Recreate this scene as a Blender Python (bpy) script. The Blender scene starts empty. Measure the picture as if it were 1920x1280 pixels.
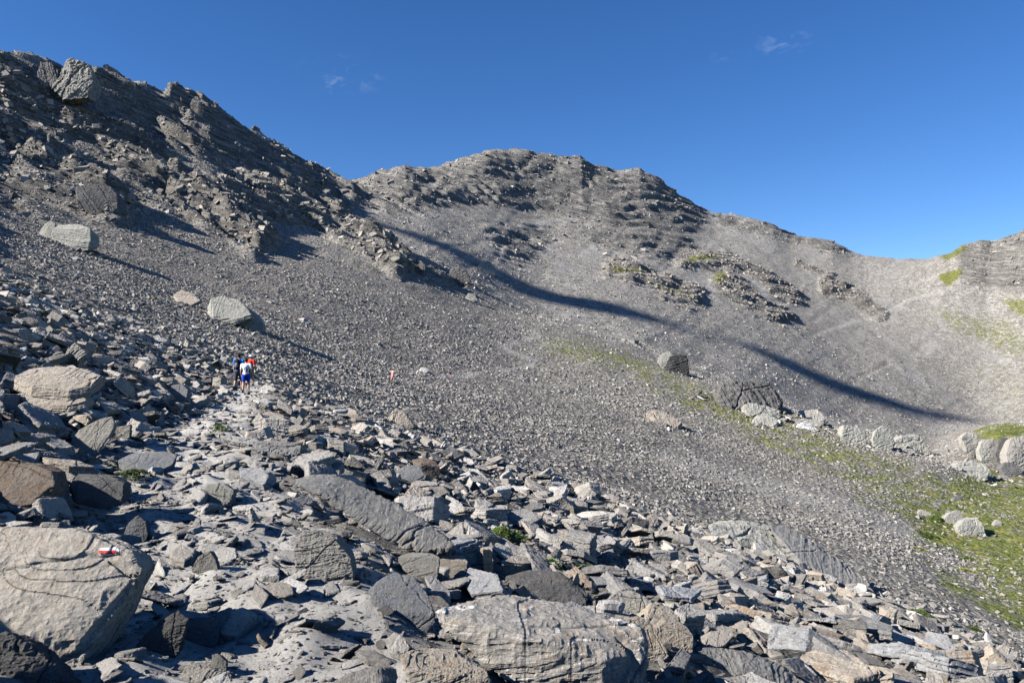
import bpy, bmesh, math, random
import numpy as np
from mathutils import Vector, Matrix, noise as mn
from mathutils.bvhtree import BVHTree

S = bpy.context.scene
COL = S.collection
rng = np.random.default_rng(7)
random.seed(7)
R = math.radians

# ------------------------------------------------------------------ camera
F = 1470.0; CX = 960.0; HY = 680.0; EYE = 1.6       # focal length and horizon in photo pixels
cam_d = bpy.data.cameras.new("camera"); cam = bpy.data.objects.new("camera", cam_d); COL.objects.link(cam)
cam.location = (0, 0, EYE); cam.rotation_euler = (R(90), 0, 0)
cam_d.sensor_width = 36; cam_d.lens = 36*F/1920; cam_d.shift_y = 40/1920
cam_d.clip_start = 0.05; cam_d.clip_end = 6000
S.camera = cam

# ------------------------------------------------------------------ light
SUN_EL = R(32); SUN_AZ = R(-110)                       # azimuth from +Y, negative = left
sdir = Vector((math.sin(SUN_AZ)*math.cos(SUN_EL), math.cos(SUN_AZ)*math.cos(SUN_EL), math.sin(SUN_EL)))
W = bpy.data.worlds.new("World"); S.world = W; W.use_nodes = True
nt = W.node_tree; nt.nodes.clear()
wo = nt.nodes.new('ShaderNodeOutputWorld'); bg = nt.nodes.new('ShaderNodeBackground')
sky = nt.nodes.new('ShaderNodeTexSky'); sky.sky_type = 'NISHITA'; sky.sun_disc = False
sky.sun_elevation = SUN_EL; sky.sun_rotation = SUN_AZ
sky.altitude = 2600; sky.air_density = 1.0; sky.dust_density = 0.3; sky.ozone_density = 3.0
bg.inputs['Strength'].default_value = 0.066
# a few thin wisps of cloud
tc = nt.nodes.new('ShaderNodeTexCoord')
hsv = nt.nodes.new('ShaderNodeHueSaturation'); hsv.inputs['Saturation'].default_value = 1.25; hsv.inputs['Hue'].default_value = .508; nt.links.new(sky.outputs[0], hsv.inputs['Color']); cur = hsv.outputs[0]
for (px, py, rad, amt) in ((640, 142, 0.055, 0.13), (1470, 78, 0.035, 0.15), (1360, 105, 0.02, 0.06)):
    d = Vector(((px-CX)/F, 1, (HY-py)/F)).normalized()
    sub = nt.nodes.new('ShaderNodeVectorMath'); sub.operation = 'SUBTRACT'; sub.inputs[1].default_value = d
    nt.links.new(tc.outputs['Generated'], sub.inputs[0])
    mp = nt.nodes.new('ShaderNodeMapping'); mp.inputs['Rotation'].default_value = (0, R(-18), 0); mp.inputs['Scale'].default_value = (1, 1, 2.2)
    nt.links.new(sub.outputs[0], mp.inputs[0])
    ln = nt.nodes.new('ShaderNodeVectorMath'); ln.operation = 'LENGTH'; nt.links.new(mp.outputs[0], ln.inputs[0])
    mr = nt.nodes.new('ShaderNodeMapRange'); mr.inputs[1].default_value = rad; mr.inputs[2].default_value = 0; mr.inputs[3].default_value = 0; mr.inputs[4].default_value = 1
    nt.links.new(ln.outputs['Value'], mr.inputs[0])
    nz = nt.nodes.new('ShaderNodeTexNoise'); nz.inputs['Scale'].default_value = 45; nz.inputs['Detail'].default_value = 6; nz.inputs['Distortion'].default_value = 1.0
    nt.links.new(mp.outputs[0], nz.inputs['Vector'])
    r2 = nt.nodes.new('ShaderNodeMapRange'); r2.inputs[1].default_value = .52; r2.inputs[2].default_value = .75
    nt.links.new(nz.outputs[0], r2.inputs[0])
    m1 = nt.nodes.new('ShaderNodeMath'); m1.operation = 'MULTIPLY'; nt.links.new(mr.outputs[0], m1.inputs[0]); nt.links.new(r2.outputs[0], m1.inputs[1])
    m2 = nt.nodes.new('ShaderNodeMath'); m2.operation = 'MULTIPLY'; m2.inputs[1].default_value = amt; nt.links.new(m1.outputs[0], m2.inputs[0])
    mx = nt.nodes.new('ShaderNodeMix'); mx.data_type = 'RGBA'; nt.links.new(m2.outputs[0], mx.inputs[0])
    nt.links.new(cur, mx.inputs[6]); mx.inputs[7].default_value = (9, 9.5, 10.5, 1)
    cur = mx.outputs[2]
nt.links.new(cur, bg.inputs['Color']); nt.links.new(bg.outputs[0], wo.inputs[0])
sl = bpy.data.lights.new("sun", 'SUN'); sl.energy = 5.0; sl.angle = R(0.75); sl.color = (1, .95, .88)
so = bpy.data.objects.new("sun", sl); COL.objects.link(so)
so.rotation_euler = sdir.to_track_quat('Z', 'Y').to_euler(); so.location = (-30, -10, 40)
S.view_settings.view_transform = 'Standard'; S.view_settings.look = 'None'
S.view_settings.exposure = 1.28; S.view_settings.gamma = 1.0
S.render.engine = 'CYCLES'
S.cycles.max_bounces = 3; S.cycles.diffuse_bounces = 0

# ------------------------------------------------------------------ maths helpers
def P(px, py, Y): return Vector(((px-CX)/F*Y, Y, EYE+(HY-py)/F*Y))

def _hash(ix, iy, iz, seed):
    h = (ix.astype(np.int64)*374761393 + iy.astype(np.int64)*668265263 + iz.astype(np.int64)*2147483647 + seed*144665) & 0xFFFFFFFF
    h = ((h ^ (h >> 13))*1274126177) & 0xFFFFFFFF
    h = ((h ^ (h >> 16))*2246822519) & 0xFFFFFFFF
    return ((h ^ (h >> 15)) & 0xFFFF)/65535.0*2-1
def vnoise(x, y, z=None, seed=0):
    if z is None: z = np.zeros_like(x)
    ix, iy, iz = np.floor(x), np.floor(y), np.floor(z)
    fx, fy, fz = x-ix, y-iy, z-iz
    fx = fx*fx*fx*(fx*(fx*6-15)+10); fy = fy*fy*fy*(fy*(fy*6-15)+10); fz = fz*fz*(3-2*fz)
    def L(a, b, t): return a+(b-a)*t
    c = lambda a, b, d: _hash(ix+a, iy+b, iz+d, seed)
    lo = L(L(c(0,0,0), c(1,0,0), fx), L(c(0,1,0), c(1,1,0), fx), fy)
    if not np.any(z): return lo
    hi = L(L(c(0,0,1), c(1,0,1), fx), L(c(0,1,1), c(1,1,1), fx), fy)
    return L(lo, hi, fz)
def sstep(a, b, t): 
    t = np.clip((t-a)/(b-a), 0, 1); return t*t*(3-2*t)

def pchip(xk, yk, xq):
    h = np.diff(xk); dl = np.diff(yk)/h
    m = np.zeros(len(xk))
    w1 = 2*h[1:]+h[:-1]; w2 = h[1:]+2*h[:-1]
    same = dl[:-1]*dl[1:] > 0
    with np.errstate(divide='ignore', invalid='ignore'):
        hm = (w1+w2)/(w1/dl[:-1]+w2/dl[1:])
    m[1:-1] = np.where(same, hm, 0); m[0] = dl[0]; m[-1] = dl[-1]
    i = np.clip(np.searchsorted(xk, xq)-1, 0, len(xk)-2)
    t = (xq-xk[i])/h[i]; t = np.clip(t, 0, 1)
    return ((1+2*t)*(1-t)**2*yk[i] + t*(1-t)**2*h[i]*m[i] + t*t*(3-2*t)*yk[i+1] + t*t*(t-1)*h[i]*m[i+1])

# ------------------------------------------------------------------ terrain profile
TY = np.array([-30, 0, 3.92, 5.0, 7.35, 10.7, 15.7, 23.5, 33.6, 37, 45, 60.])
TX = np.array([6, -.2, -1.2, -1.75, -2.7, -4.3, -6.4, -8.7, -11.3, -12.6, -14.8, -18.])
def trail_x(Y): return np.interp(Y, TY, TX)
def near_z(X, Y):
    s = X-trail_x(Y)
    a = np.maximum(s-.9, 0); b = np.maximum(-s-.9, 0)
    return -(.25*a+.0035*a*a) + .2*np.minimum(b, 1.1) + .5*np.maximum(b-1.1, 0)

SKY = [(-900,-300),(-500,-90),(-200,30),(0,103),(40,101),(60,103),(100,118),(150,140),(190,148),(210,152),(230,150),(260,154),(290,168),(330,185),(380,205),(430,228),(480,250),(520,272),(550,300),(590,322),(640,336),(670,343),(690,335),(700,325),(730,320),(760,312),(780,318),(810,320),(850,308),(880,297),(920,285),(960,287),(1000,285),(1040,295),(1090,297),(1110,310),(1160,320),(1200,318),(1230,335),(1270,365),(1310,390),(1340,402),(1400,408),(1450,422),(1480,438),(1510,445),(1560,452),(1590,468),(1620,480),(1680,485),(1740,484),(1780,475),(1800,462),(1840,455),(1860,458),(1900,440),(1920,435),(2000,400),(2400,250),(2900,100)]
FAR = {
-900: [(45,150),(60,100),(80,60),(110,0),(140,-50),(170,-100),(190,-150),(210,-200),(235,-260),(250,0)],
-400: [(45,380),(60,340),(80,295),(110,240),(140,190),(170,140),(200,80),(225,20),(245,-20),(260,0)],
0: [(45,528),(60,505),(80,475),(100,440),(125,405),(150,368),(180,310),(205,250),(235,180),(260,0)],
200: [(45,610),(60,580),(80,545),(100,510),(125,475),(150,435),(190,375),(230,305),(280,225),(320,0)],
400: [(45,705),(60,655),(75,625),(100,588),(130,540),(170,480),(220,410),(270,345),(320,280),(380,0)],
500: [(45,722),(60,698),(80,655),(110,600),(140,555),(180,500),(240,435),(300,375),(370,315),(450,0)],
600: [(45,765),(60,745),(85,695),(110,640),(140,590),(180,530),(240,470),(320,412),(420,360),(540,0)],
800: [(45,850),(62,825),(90,755),(120,700),(155,640),(200,575),(260,515),(350,460),(490,400),(700,0)],
1000: [(45,925),(65,895),(100,800),(150,710),(200,650),(245,605),(310,592),(430,525),(620,420),(820,0)],
1200: [(45,1005),(65,970),(100,860),(150,750),(200,672),(240,645),(300,643),(440,568),(640,450),(860,0)],
1400: [(45,1075),(65,1030),(100,920),(140,820),(180,745),(215,750),(330,722),(430,655),(620,530),(860,0)],
1600: [(45,1150),(65,1100),(95,980),(125,890),(155,820),(190,828),(380,800),(458,735),(620,610),(820,0)],
1770: [(45,1218),(65,1145),(92,1045),(118,945),(145,872),(200,868),(390,845),(480,785),(600,655),(745,0)],
1850: [(45,1250),(65,1175),(90,1065),(115,965),(152,893),(192,802),(235,797),(470,800),(590,670),(740,0)],
2000: [(45,1310),(65,1220),(88,1090),(110,990),(152,900),(192,802),(232,797),(440,780),(565,640),(710,0)],
2400: [(45,1480),(65,1350),(88,1200),(110,1100),(145,1000),(180,900),(225,850),(390,760),(520,540),(650,0)],
2900: [(45,1720),(65,1600),(88,1450),(110,1300),(140,1150),(175,1000),(220,900),(350,720),(460,480),(580,0)],
}
fx = np.array(sorted(FAR)); FA = np.array([FAR[k] for k in fx], float)      # (n,10,2)
sx, sy = np.array(SKY, float).T

xs = np.concatenate([np.linspace(-900, -70, 90)[:-1], np.linspace(-70, 1990, 960), np.linspace(1990, 2900, 90)[1:]])
ly = np.concatenate([np.linspace(math.log(.8), math.log(30), 420)[:-1], np.linspace(math.log(30), math.log(200), 330)[:-1], np.linspace(math.log(200), math.log(1000), 640)[:-1], np.linspace(math.log(1000), math.log(1700), 25)])
Ys = np.exp(ly)
NC, NR = len(xs), len(Ys)
G = np.zeros((NR, NC))
nearY = np.exp(np.linspace(math.log(.7), math.log(31), 40))
for j, x in enumerate(xs):
    kY = np.array([np.interp(x, fx, FA[:, i, 0]) for i in range(10)])
    ky = np.array([np.interp(x, fx, FA[:, i, 1]) for i in range(10)])
    ky[9] = np.interp(x, sx, sy)
    nz_ = near_z((x-CX)/F*nearY, nearY)
    kt = np.concatenate([(nz_-EYE)/nearY, (HY-ky)/F])
    YY = np.concatenate([nearY, kY])
    zs = kt[-1]*YY[-1]
    eY = np.array([YY[-1]*1.04, YY[-1]*1.15, max(YY[-1]*1.6, 1710)])
    ez = np.array([zs-YY[-1]*.018, zs-YY[-1]*.08, zs-YY[-1]*.35-50])
    kt = np.concatenate([kt, ez/eY]); YY = np.concatenate([YY, eY])
    G[:, j] = pchip(np.log(YY), kt, ly)
# smooth across columns a little so the key columns leave no creases
def smooth(A, n, ax):
    k = np.hanning(n+2)[1:-1]; k /= k.sum()
    pad = [(0, 0), (0, 0)]; pad[ax] = (n//2, n//2)
    Ap = np.pad(A, pad, mode='edge'); out = np.zeros_like(A)
    for i, w in enumerate(k):
        out += w*(Ap[i:i+A.shape[0]] if ax == 0 else Ap[:, i:i+A.shape[1]])
    return out
G2 = smooth(G, 61, 1)
skyY = np.interp(xs, fx, FA[:, 9, 0])
wsm = sstep(0.0, .35, np.log(skyY)[None, :]-ly[:, None])     # keep the crest line sharp
wsm *= sstep(35, 60, Ys)[:, None]
G = G*(1-wsm)+G2*wsm
XX = (xs[None, :]-CX)/F*Ys[:, None]; YYg = np.repeat(Ys[:, None], NC, 1)
ZZ = EYE+G*YYg
PYg = HY-G*F; PXg = np.repeat(xs[None, :], NR, 0)

# ------------------------------------------------------------------ region masks, drawn on the slopes
MW, MH, MS = 600, 360, 4
def raster(poly, blur=2):
    px = (np.arange(MW)+.5)*MS-240; py = (np.arange(MH)+.5)*MS
    gx, gy = np.meshgrid(px, py); ins = np.zeros(gx.shape, bool)
    n = len(poly)
    for i in range(n):
        x1, y1 = poly[i]; x2, y2 = poly[(i+1) % n]
        if y1 == y2: continue
        c = ((y1 > gy) != (y2 > gy)) & (gx < (x2-x1)*(gy-y1)/(y2-y1)+x1); ins ^= c
    A = ins.astype(float)
    if blur > 0:
        n = int(blur)*2+1; A = smooth(smooth(A, n, 0), n, 1)
    return A
def line(pts, w):
    px = (np.arange(MW)+.5)*MS-240; py = (np.arange(MH)+.5)*MS
    gx, gy = np.meshgrid(px, py); D = np.full(gx.shape, 1e9)
    for (x1, y1), (x2, y2) in zip(pts[:-1], pts[1:]):
        t = np.clip(((gx-x1)*(x2-x1)+(gy-y1)*(y2-y1))/((x2-x1)**2+(y2-y1)**2), 0, 1)
        D = np.minimum(D, np.hypot(gx-x1-t*(x2-x1), gy-y1-t*(y2-y1)))
    return D
def samp(A, px=None, py=None):
    u = np.clip(((PXg if px is None else px)+240)/MS-.5, 0, MW-1.01); v = np.clip((PYg if py is None else py)/MS-.5, 0, MH-1.01)
    i = u.astype(int); j = v.astype(int); a = u-i; b = v-j
    return (A[j, i]*(1-a)+A[j, i+1]*a)*(1-b)+(A[j+1, i]*(1-a)+A[j+1, i+1]*a)*b
def zone(a, b): return sstep(a*.93, a*1.07, YYg)*(1-sstep(b*.93, b*1.07, YYg))

cliff = np.zeros_like(ZZ); brown = np.zeros_like(ZZ); bump = np.zeros_like(ZZ)
# (polyline of a rocky rib, half width px, height m, depth range, brownness)
RIBS = [
 ([(-200,60),(0,150),(90,205),(200,262),(300,330),(380,390),(480,452)], 44, 4.5, 60, 420, .22),
 ([(430,372),(540,395),(620,425),(690,462),(752,505)], 30, 5.5, 120, 420, .25),
 ([(-200,170),(0,262),(110,330),(215,385)], 40, 4, 60, 260, .15),
 ([(180,160),(300,225),(420,300),(560,372)], 34, 5, 150, 520, .1),
 ([(330,190),(450,262),(560,330),(660,370)], 24, 5, 200, 620, .1),
 ([(1145,507),(1205,512),(1250,540),(1305,562)], 20, 3, 330, 800, .5),
 ([(1285,492),(1350,487),(1420,515),(1490,560)], 22, 3.5, 330, 800, .45),
 ([(1350,530),(1400,560),(1470,597)], 22, 3.5, 330, 800, .45),
 ([(1550,540),(1600,555),(1645,587)], 17, 3, 330, 800, .9),
 ([(1495,495),(1555,518)], 9, 2, 400, 800, .9),
 ([(690,470),(760,492),(860,520)], 12, 1.0, 120, 420, .1),
 ([(1080,588),(1140,615),(1200,640)], 8, .3, 120, 240, .1),
]
WPX = PXg+8*vnoise(XX/18., YYg/25., seed=71); WPY = PYg+8*vnoise(XX/16., YYg/25., seed=73)
for pts, w, h, a, b, br in RIBS:
    D = line(pts, w); z = zone(a, b)
    m = samp(1-sstep(w*.5, w*1.15, D), WPX, WPY)*z
    prof = samp((1-np.clip(D/(w*1.05), 0, 1)**1.1), WPX, WPY)*z
    bump += prof*h; cliff = np.maximum(cliff, m*(.5 if a > 290 else 1)); brown = np.maximum(brown, m*br)
# craggy faces
POLY = [
 ([(640,345),(700,318),(850,300),(920,278),(1100,290),(1230,325),(1330,395),(1300,440),(1150,430),(1050,400),(900,380),(760,400),(680,390)], 6, .8, 300, 1000, .05),
 ([(-240,0),(0,90),(180,135),(330,180),(560,300),(660,345),(720,400),(620,400),(480,340),(300,280),(150,200),(-240,120)], 6, .55, 120, 1000, .05),
 ([(1330,395),(1450,415),(1620,478),(1560,475),(1450,445),(1350,425)], 3, .6, 300, 1000, .05),
 ([(1050,420),(1300,440),(1330,500),(1200,480),(1050,440),(980,500),(900,430)], 8, .62, 300, 1000, .1),
 ([(1790,465),(1850,450),(2300,260),(2300,560),(1920,545),(1850,540),(1800,520)], 5, .75, 300, 1000, .1),
 ([(-240,60),(0,140),(200,250),(420,400),(480,460),(300,400),(120,330),(-240,260)], 8, .5, 60, 420, .15),
 ([(-240,230),(0,240),(150,330),(220,400),(60,400),(-240,360)], 6, .6, 60, 260, .1),
]
for poly, bl, st, a, b, br in POLY:
    m = samp(raster(poly, bl))*zone(a, b)*st
    cliff = np.maximum(cliff, m); brown = np.maximum(brown, m*br)
ZZ += bump
# fractal relief
dip = np.interp(PXg, [300, 800, 1200], [.45, .2, .1])
WW = ZZ+dip*XX
for k_, (lam, am_) in enumerate(((.42, .09), (.2, .09))):
    ZZ += sstep(0, 1, lam*F/YYg/14-.8)*vnoise(XX/lam+3*k_, YYg/lam, seed=90+k_)*lam*am_*1.7
for k, lam in enumerate((.7, 1.5, 3.1, 6.3, 13., 27., 55.)):
    fade = sstep(0, 1, lam*F/YYg/6-.6)                   # only where the mesh can carry it
    n = vnoise(XX/lam+17*k, YYg/lam-9*k, ZZ/lam*.6, seed=k)
    fm = sstep(260, 420, YYg)*(.35 if lam < 5 else .75)
    rid = .6-2*np.abs((1-fm)*vnoise(XX*.42/lam+5*k, YYg/lam*.9+3*k, WW/lam*1.1, seed=20+k)+fm*vnoise((XX*.3+.05*YYg)/lam+5*k, YYg/lam*.1+3*k, WW/lam*1.3, seed=40+k))
    amp = {0: .055, 1: .055, 2: .045, 3: .04, 4: .03, 5: .025, 6: .02}[k]*lam
    pathf = 1-.75*np.exp(-((XX-trail_x(YYg))/1.1)**2)*(YYg < 45)
    far_ = sstep(30, 300, YYg) if k > 3 else 1
    ZZ += fade*far_*n*amp*pathf
    if lam > 1: ZZ += fade*cliff*rid*lam*(.2 if lam < 5 else .14 if lam < 9 else .10-.05*sstep(300, 450, YYg) if lam < 20 else .05-.03*sstep(300, 450, YYg))*sstep(40, 120, YYg)
# gullies running down the faces
gw = 26*vnoise(PXg/90., PYg/60., seed=52)+9*vnoise(PXg/28., PYg/22., seed=53)
gl = vnoise((PXg+1.35*PYg+gw*1.5)/60., (PYg-PXg*.3)/230., seed=50)+.7*vnoise((PXg+1.5*PYg+gw)/22., (PYg-PXg*.3)/110., seed=51)
ZZ += gl*sstep(120, 300, YYg)*YYg*.0016*(.5+.7*cliff)
# beds breaking into ledges on rocky ground
WW = ZZ+dip*XX
for per, am, sd_ in ((11., .55, 9), (4.6, .8, 10)):
    q = WW/per+.9*vnoise(XX/45, YYg/70, seed=sd_)+(.35-.27*sstep(260, 420, YYg))*vnoise(XX/9, YYg/7, seed=sd_+5)+.12*vnoise(XX/14, YYg/40, seed=sd_+6); f = q-np.floor(q)
    ZZ += cliff*sstep(60, 160, YYg)*sstep(0, 1, per*F/YYg/6-.5)*(sstep(.32, .68, f)-f)*per*am*(1+.35*sstep(300, 450, YYg))
PYg = HY-(ZZ-EYE)/YYg*F

# grass, dust, dark scree
grass = np.zeros_like(ZZ)
for poly, bl, st, a, b in [
  ([(1780,880),(1960,870),(1960,1240),(1880,1130),(1800,1050),(1720,1020),(1700,960),(1760,930)], 10, 1.0, 70, 260),
  ([(1560,850),(1780,880),(1800,1000),(1700,1000),(1560,900),(1450,830)], 10, .72, 70, 260),
  ([(1000,630),(1100,630),(1300,700),(1350,760),(1250,740),(1150,700),(1020,670)], 9, .7, 120, 290),
  ([(1180,690),(1480,760),(1760,880),(1700,940),(1500,880),(1340,800),(1200,730)], 10, .7, 90, 260),
  ([(1340,690),(1500,740),(1540,790),(1400,740)], 5, .7, 120, 330),
  ([(620,480),(700,490),(730,520),(660,505)], 4, .6, 120, 420),
  ([(860,585),(960,600),(1000,620),(900,600)], 5, .6, 120, 300),
  ([(1140,497),(1210,500),(1220,512),(1150,510)], 1, 1, 300, 800),
  ([(1270,500),(1300,475),(1350,474),(1360,482),(1300,492)], 1, 1, 300, 800),
  ([(1335,520),(1345,508),(1375,512),(1350,535)], 1, 1, 300, 800),
  ([(1230,530),(1300,545),(1300,558),(1230,542)], 1, .8, 300, 800),
  ([(1755,515),(1815,500),(1800,520),(1780,540)], 1, 1.2, 300, 900),
  ([(1760,478),(1800,462),(1830,456),(1800,478),(1775,492)], 1, 1, 300, 900),
  ([(1870,555),(1990,565),(1990,610),(1900,590)], 3, .9, 260, 900),
  ([(1700,560),(1920,600),(1960,700),(1800,640)], 8, .62, 260, 900),
  ([(1600,630),(1900,800),(1960,800),(1960,700)], 10, .45, 260, 900),
  ([(1770,788),(1900,790),(1990,810),(1990,850),(1860,825),(1800,820)], 2, 1.1, 150, 330),
  ([(1620,1105),(1700,1120),(1760,1160),(1690,1160)], 3, .9, 18, 60),
  ([(1800,1170),(1860,1190),(1930,1240),(1880,1230)], 3, .9, 18, 60),
  ([(840,830),(960,870),(1000,890),(900,880)], 4, .6, 40, 110),
  ([(1700,1030),(1800,1080),(1920,1150),(1990,1200),(1900,1180),(1780,1110)], 4, .8, 40, 110),
 ]:
    grass = np.maximum(grass, samp(raster(poly, bl))*zone(a, b)*st)
path = np.exp(-((XX-trail_x(YYg))/np.interp(YYg, [0, 9, 16, 40], [1.45, 1.4, 1.1, .8]))**4)*(1-sstep(40, 52, YYg))
path *= .85+.15*sstep(-.4, .2, vnoise(XX/.8, YYg/.8, seed=77))
def farpath(pts, w, a, b, s=1):
    global path
    D = line(pts, w); m = samp(np.exp(-(D/w)**2))*zone(a, b)*s; path = np.maximum(path, m)
farpath([(720,713),(800,706),(870,704),(930,694),(985,690),(1005,678),(950,655),(935,648),(1010,630),(995,620)], 3.6, 100, 300, .5)
farpath([(1500,640),(1560,615),(1650,592),(1700,563),(1785,540)], 2.0, 300, 900, .5)
farpath([(1705,535),(1770,512)], 1.8, 300, 900, .4)
farpath([(1700,1000),(1600,960),(1400,900),(1250,860)], 18, 50, 130, .35)
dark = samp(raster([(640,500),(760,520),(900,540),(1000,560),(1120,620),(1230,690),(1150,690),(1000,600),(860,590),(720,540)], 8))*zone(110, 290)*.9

# terrain gradient and normal lookups
class Field:
    def idx(self, X, Y):
        px = CX+F*X/Y; u = np.clip(np.interp(px, xs, np.arange(NC)), 0, NC-1.001); v = np.clip(np.interp(np.log(Y), ly, np.arange(NR)), 0, NR-1.001)
        return u, v
    def get(self, A, X, Y):
        u, v = self.idx(X, Y); i = u.astype(int); j = v.astype(int); a = u-i; b = v-j
        return (A[j, i]*(1-a)+A[j, i+1]*a)*(1-b)+(A[j+1, i]*(1-a)+A[j+1, i+1]*a)*b
    def z(self, X, Y): return float(self.get(ZZ, np.array([float(X)]), np.array([float(Y)]))[0])
TF = Field()
V = np.stack([XX, YYg, ZZ], -1)
du = np.zeros_like(V); dv = np.zeros_like(V)
du[:, 1:-1] = V[:, 2:]-V[:, :-2]; du[:, 0] = V[:, 1]-V[:, 0]; du[:, -1] = V[:, -1]-V[:, -2]
dv[1:-1] = V[2:]-V[:-2]; dv[0] = V[1]-V[0]; dv[-1] = V[-1]-V[-2]
NN = np.cross(du, dv); area4 = np.linalg.norm(NN, axis=-1); NN /= area4[..., None]; area = area4/4
NNs = np.stack([smooth(smooth(NN[..., k], 9, 0), 9, 1) for k in range(3)], -1); NNs /= np.linalg.norm(NNs, axis=-1)[..., None]

def ground_hit(px, py, ymin=1.2, ymax=1500):
    """forward distance where the view line through a photo pixel first meets the terrain"""
    Yq = np.exp(np.linspace(math.log(ymin), math.log(ymax), 3000)); X = (px-CX)/F*Yq
    z = TF.get(ZZ, X, Yq); zr = EYE+(HY-py)/F*Yq
    k = np.nonzero(z > zr)[0]
    return float(Yq[k[0]]) if len(k) else None

# ------------------------------------------------------------------ materials
def newmat(name):
    m = bpy.data.materials.new(name); m.use_nodes = True; t = m.node_tree; t.nodes.clear()
    o = t.nodes.new('ShaderNodeOutputMaterial'); b = t.nodes.new('ShaderNodeBsdfPrincipled')
    b.inputs['Roughness'].default_value = .9; b.inputs['Specular IOR Level'].default_value = .15
    t.links.new(b.outputs[0], o.inputs[0]); return m, t, b
class NB:
    def __init__(s, t): s.t = t
    def n(s, ty, **kw):
        x = s.t.nodes.new(ty)
        for k, v in kw.items(): setattr(x, k, v)
        return x
    def lk(s, a, b): s.t.links.new(a, b)
    def noise(s, vec, sc, det=4, rough=.55, dist=0):
        x = s.n('ShaderNodeTexNoise'); x.inputs['Scale'].default_value = sc; x.inputs['Detail'].default_value = det; x.inputs['Roughness'].default_value = rough; x.inputs['Distortion'].default_value = dist
        s.lk(vec, x.inputs['Vector']); return x.outputs['Fac']
    def vor(s, vec, sc, feat='F1', out='Color', rnd=1):
        x = s.n('ShaderNodeTexVoronoi', feature=feat); x.inputs['Scale'].default_value = sc; x.inputs['Randomness'].default_value = rnd
        s.lk(vec, x.inputs['Vector']); return x.outputs[out]
    def mr(s, v, a, b, c=0, d=1):
        x = s.n('ShaderNodeMapRange'); x.inputs[1].default_value = a; x.inputs[2].default_value = b; x.inputs[3].default_value = c; x.inputs[4].default_value = d
        s.lk(v, x.inputs[0]); return x.outputs[0]
    def math(s, op, a, b):
        x = s.n('ShaderNodeMath', operation=op)
        for i, v in enumerate((a, b)):
            if isinstance(v, (int, float)): x.inputs[i].default_value = v
            else: s.lk(v, x.inputs[i])
        return x.outputs[0]
    def mix(s, f, a, b, bt='MIX'):
        x = s.n('ShaderNodeMix', data_type='RGBA', blend_type=bt)
        for i, v in ((0, f), (6, a), (7, b)):
            if isinstance(v, tuple): x.inputs[i].default_value = (*v, 1)
            elif isinstance(v, (int, float)): x.inputs[i].default_value = v
            else: s.lk(v, x.inputs[i])
        return x.outputs[2]
    def map(s, vec, scale=(1, 1, 1), rot=(0, 0, 0), loc=None):
        x = s.n('ShaderNodeMapping'); x.inputs['Scale'].default_value = scale; x.inputs['Rotation'].default_value = rot
        s.lk(vec, x.inputs[0])
        if loc is not None: s.lk(loc, x.inputs['Location'])
        return x.outputs[0]
    def bump(s, h, st, dist, nrm=None):
        x = s.n('ShaderNodeBump'); x.inputs['Strength'].default_value = st; x.inputs['Distance'].default_value = dist
        s.lk(h, x.inputs['Height'])
        if nrm is not None: s.lk(nrm, x.inputs['Normal'])
        return x.outputs[0]
    def ramp(s, f, stops, interp='LINEAR'):
        x = s.n('ShaderNodeValToRGB'); cr = x.color_ramp; cr.interpolation = interp
        while len(cr.elements) < len(stops): cr.elements.new(.5)
        for e, (p, c) in zip(cr.elements, stops): e.position = p; e.color = (*c, 1)
        s.lk(f, x.inputs[0]); return x.outputs[0]

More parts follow.
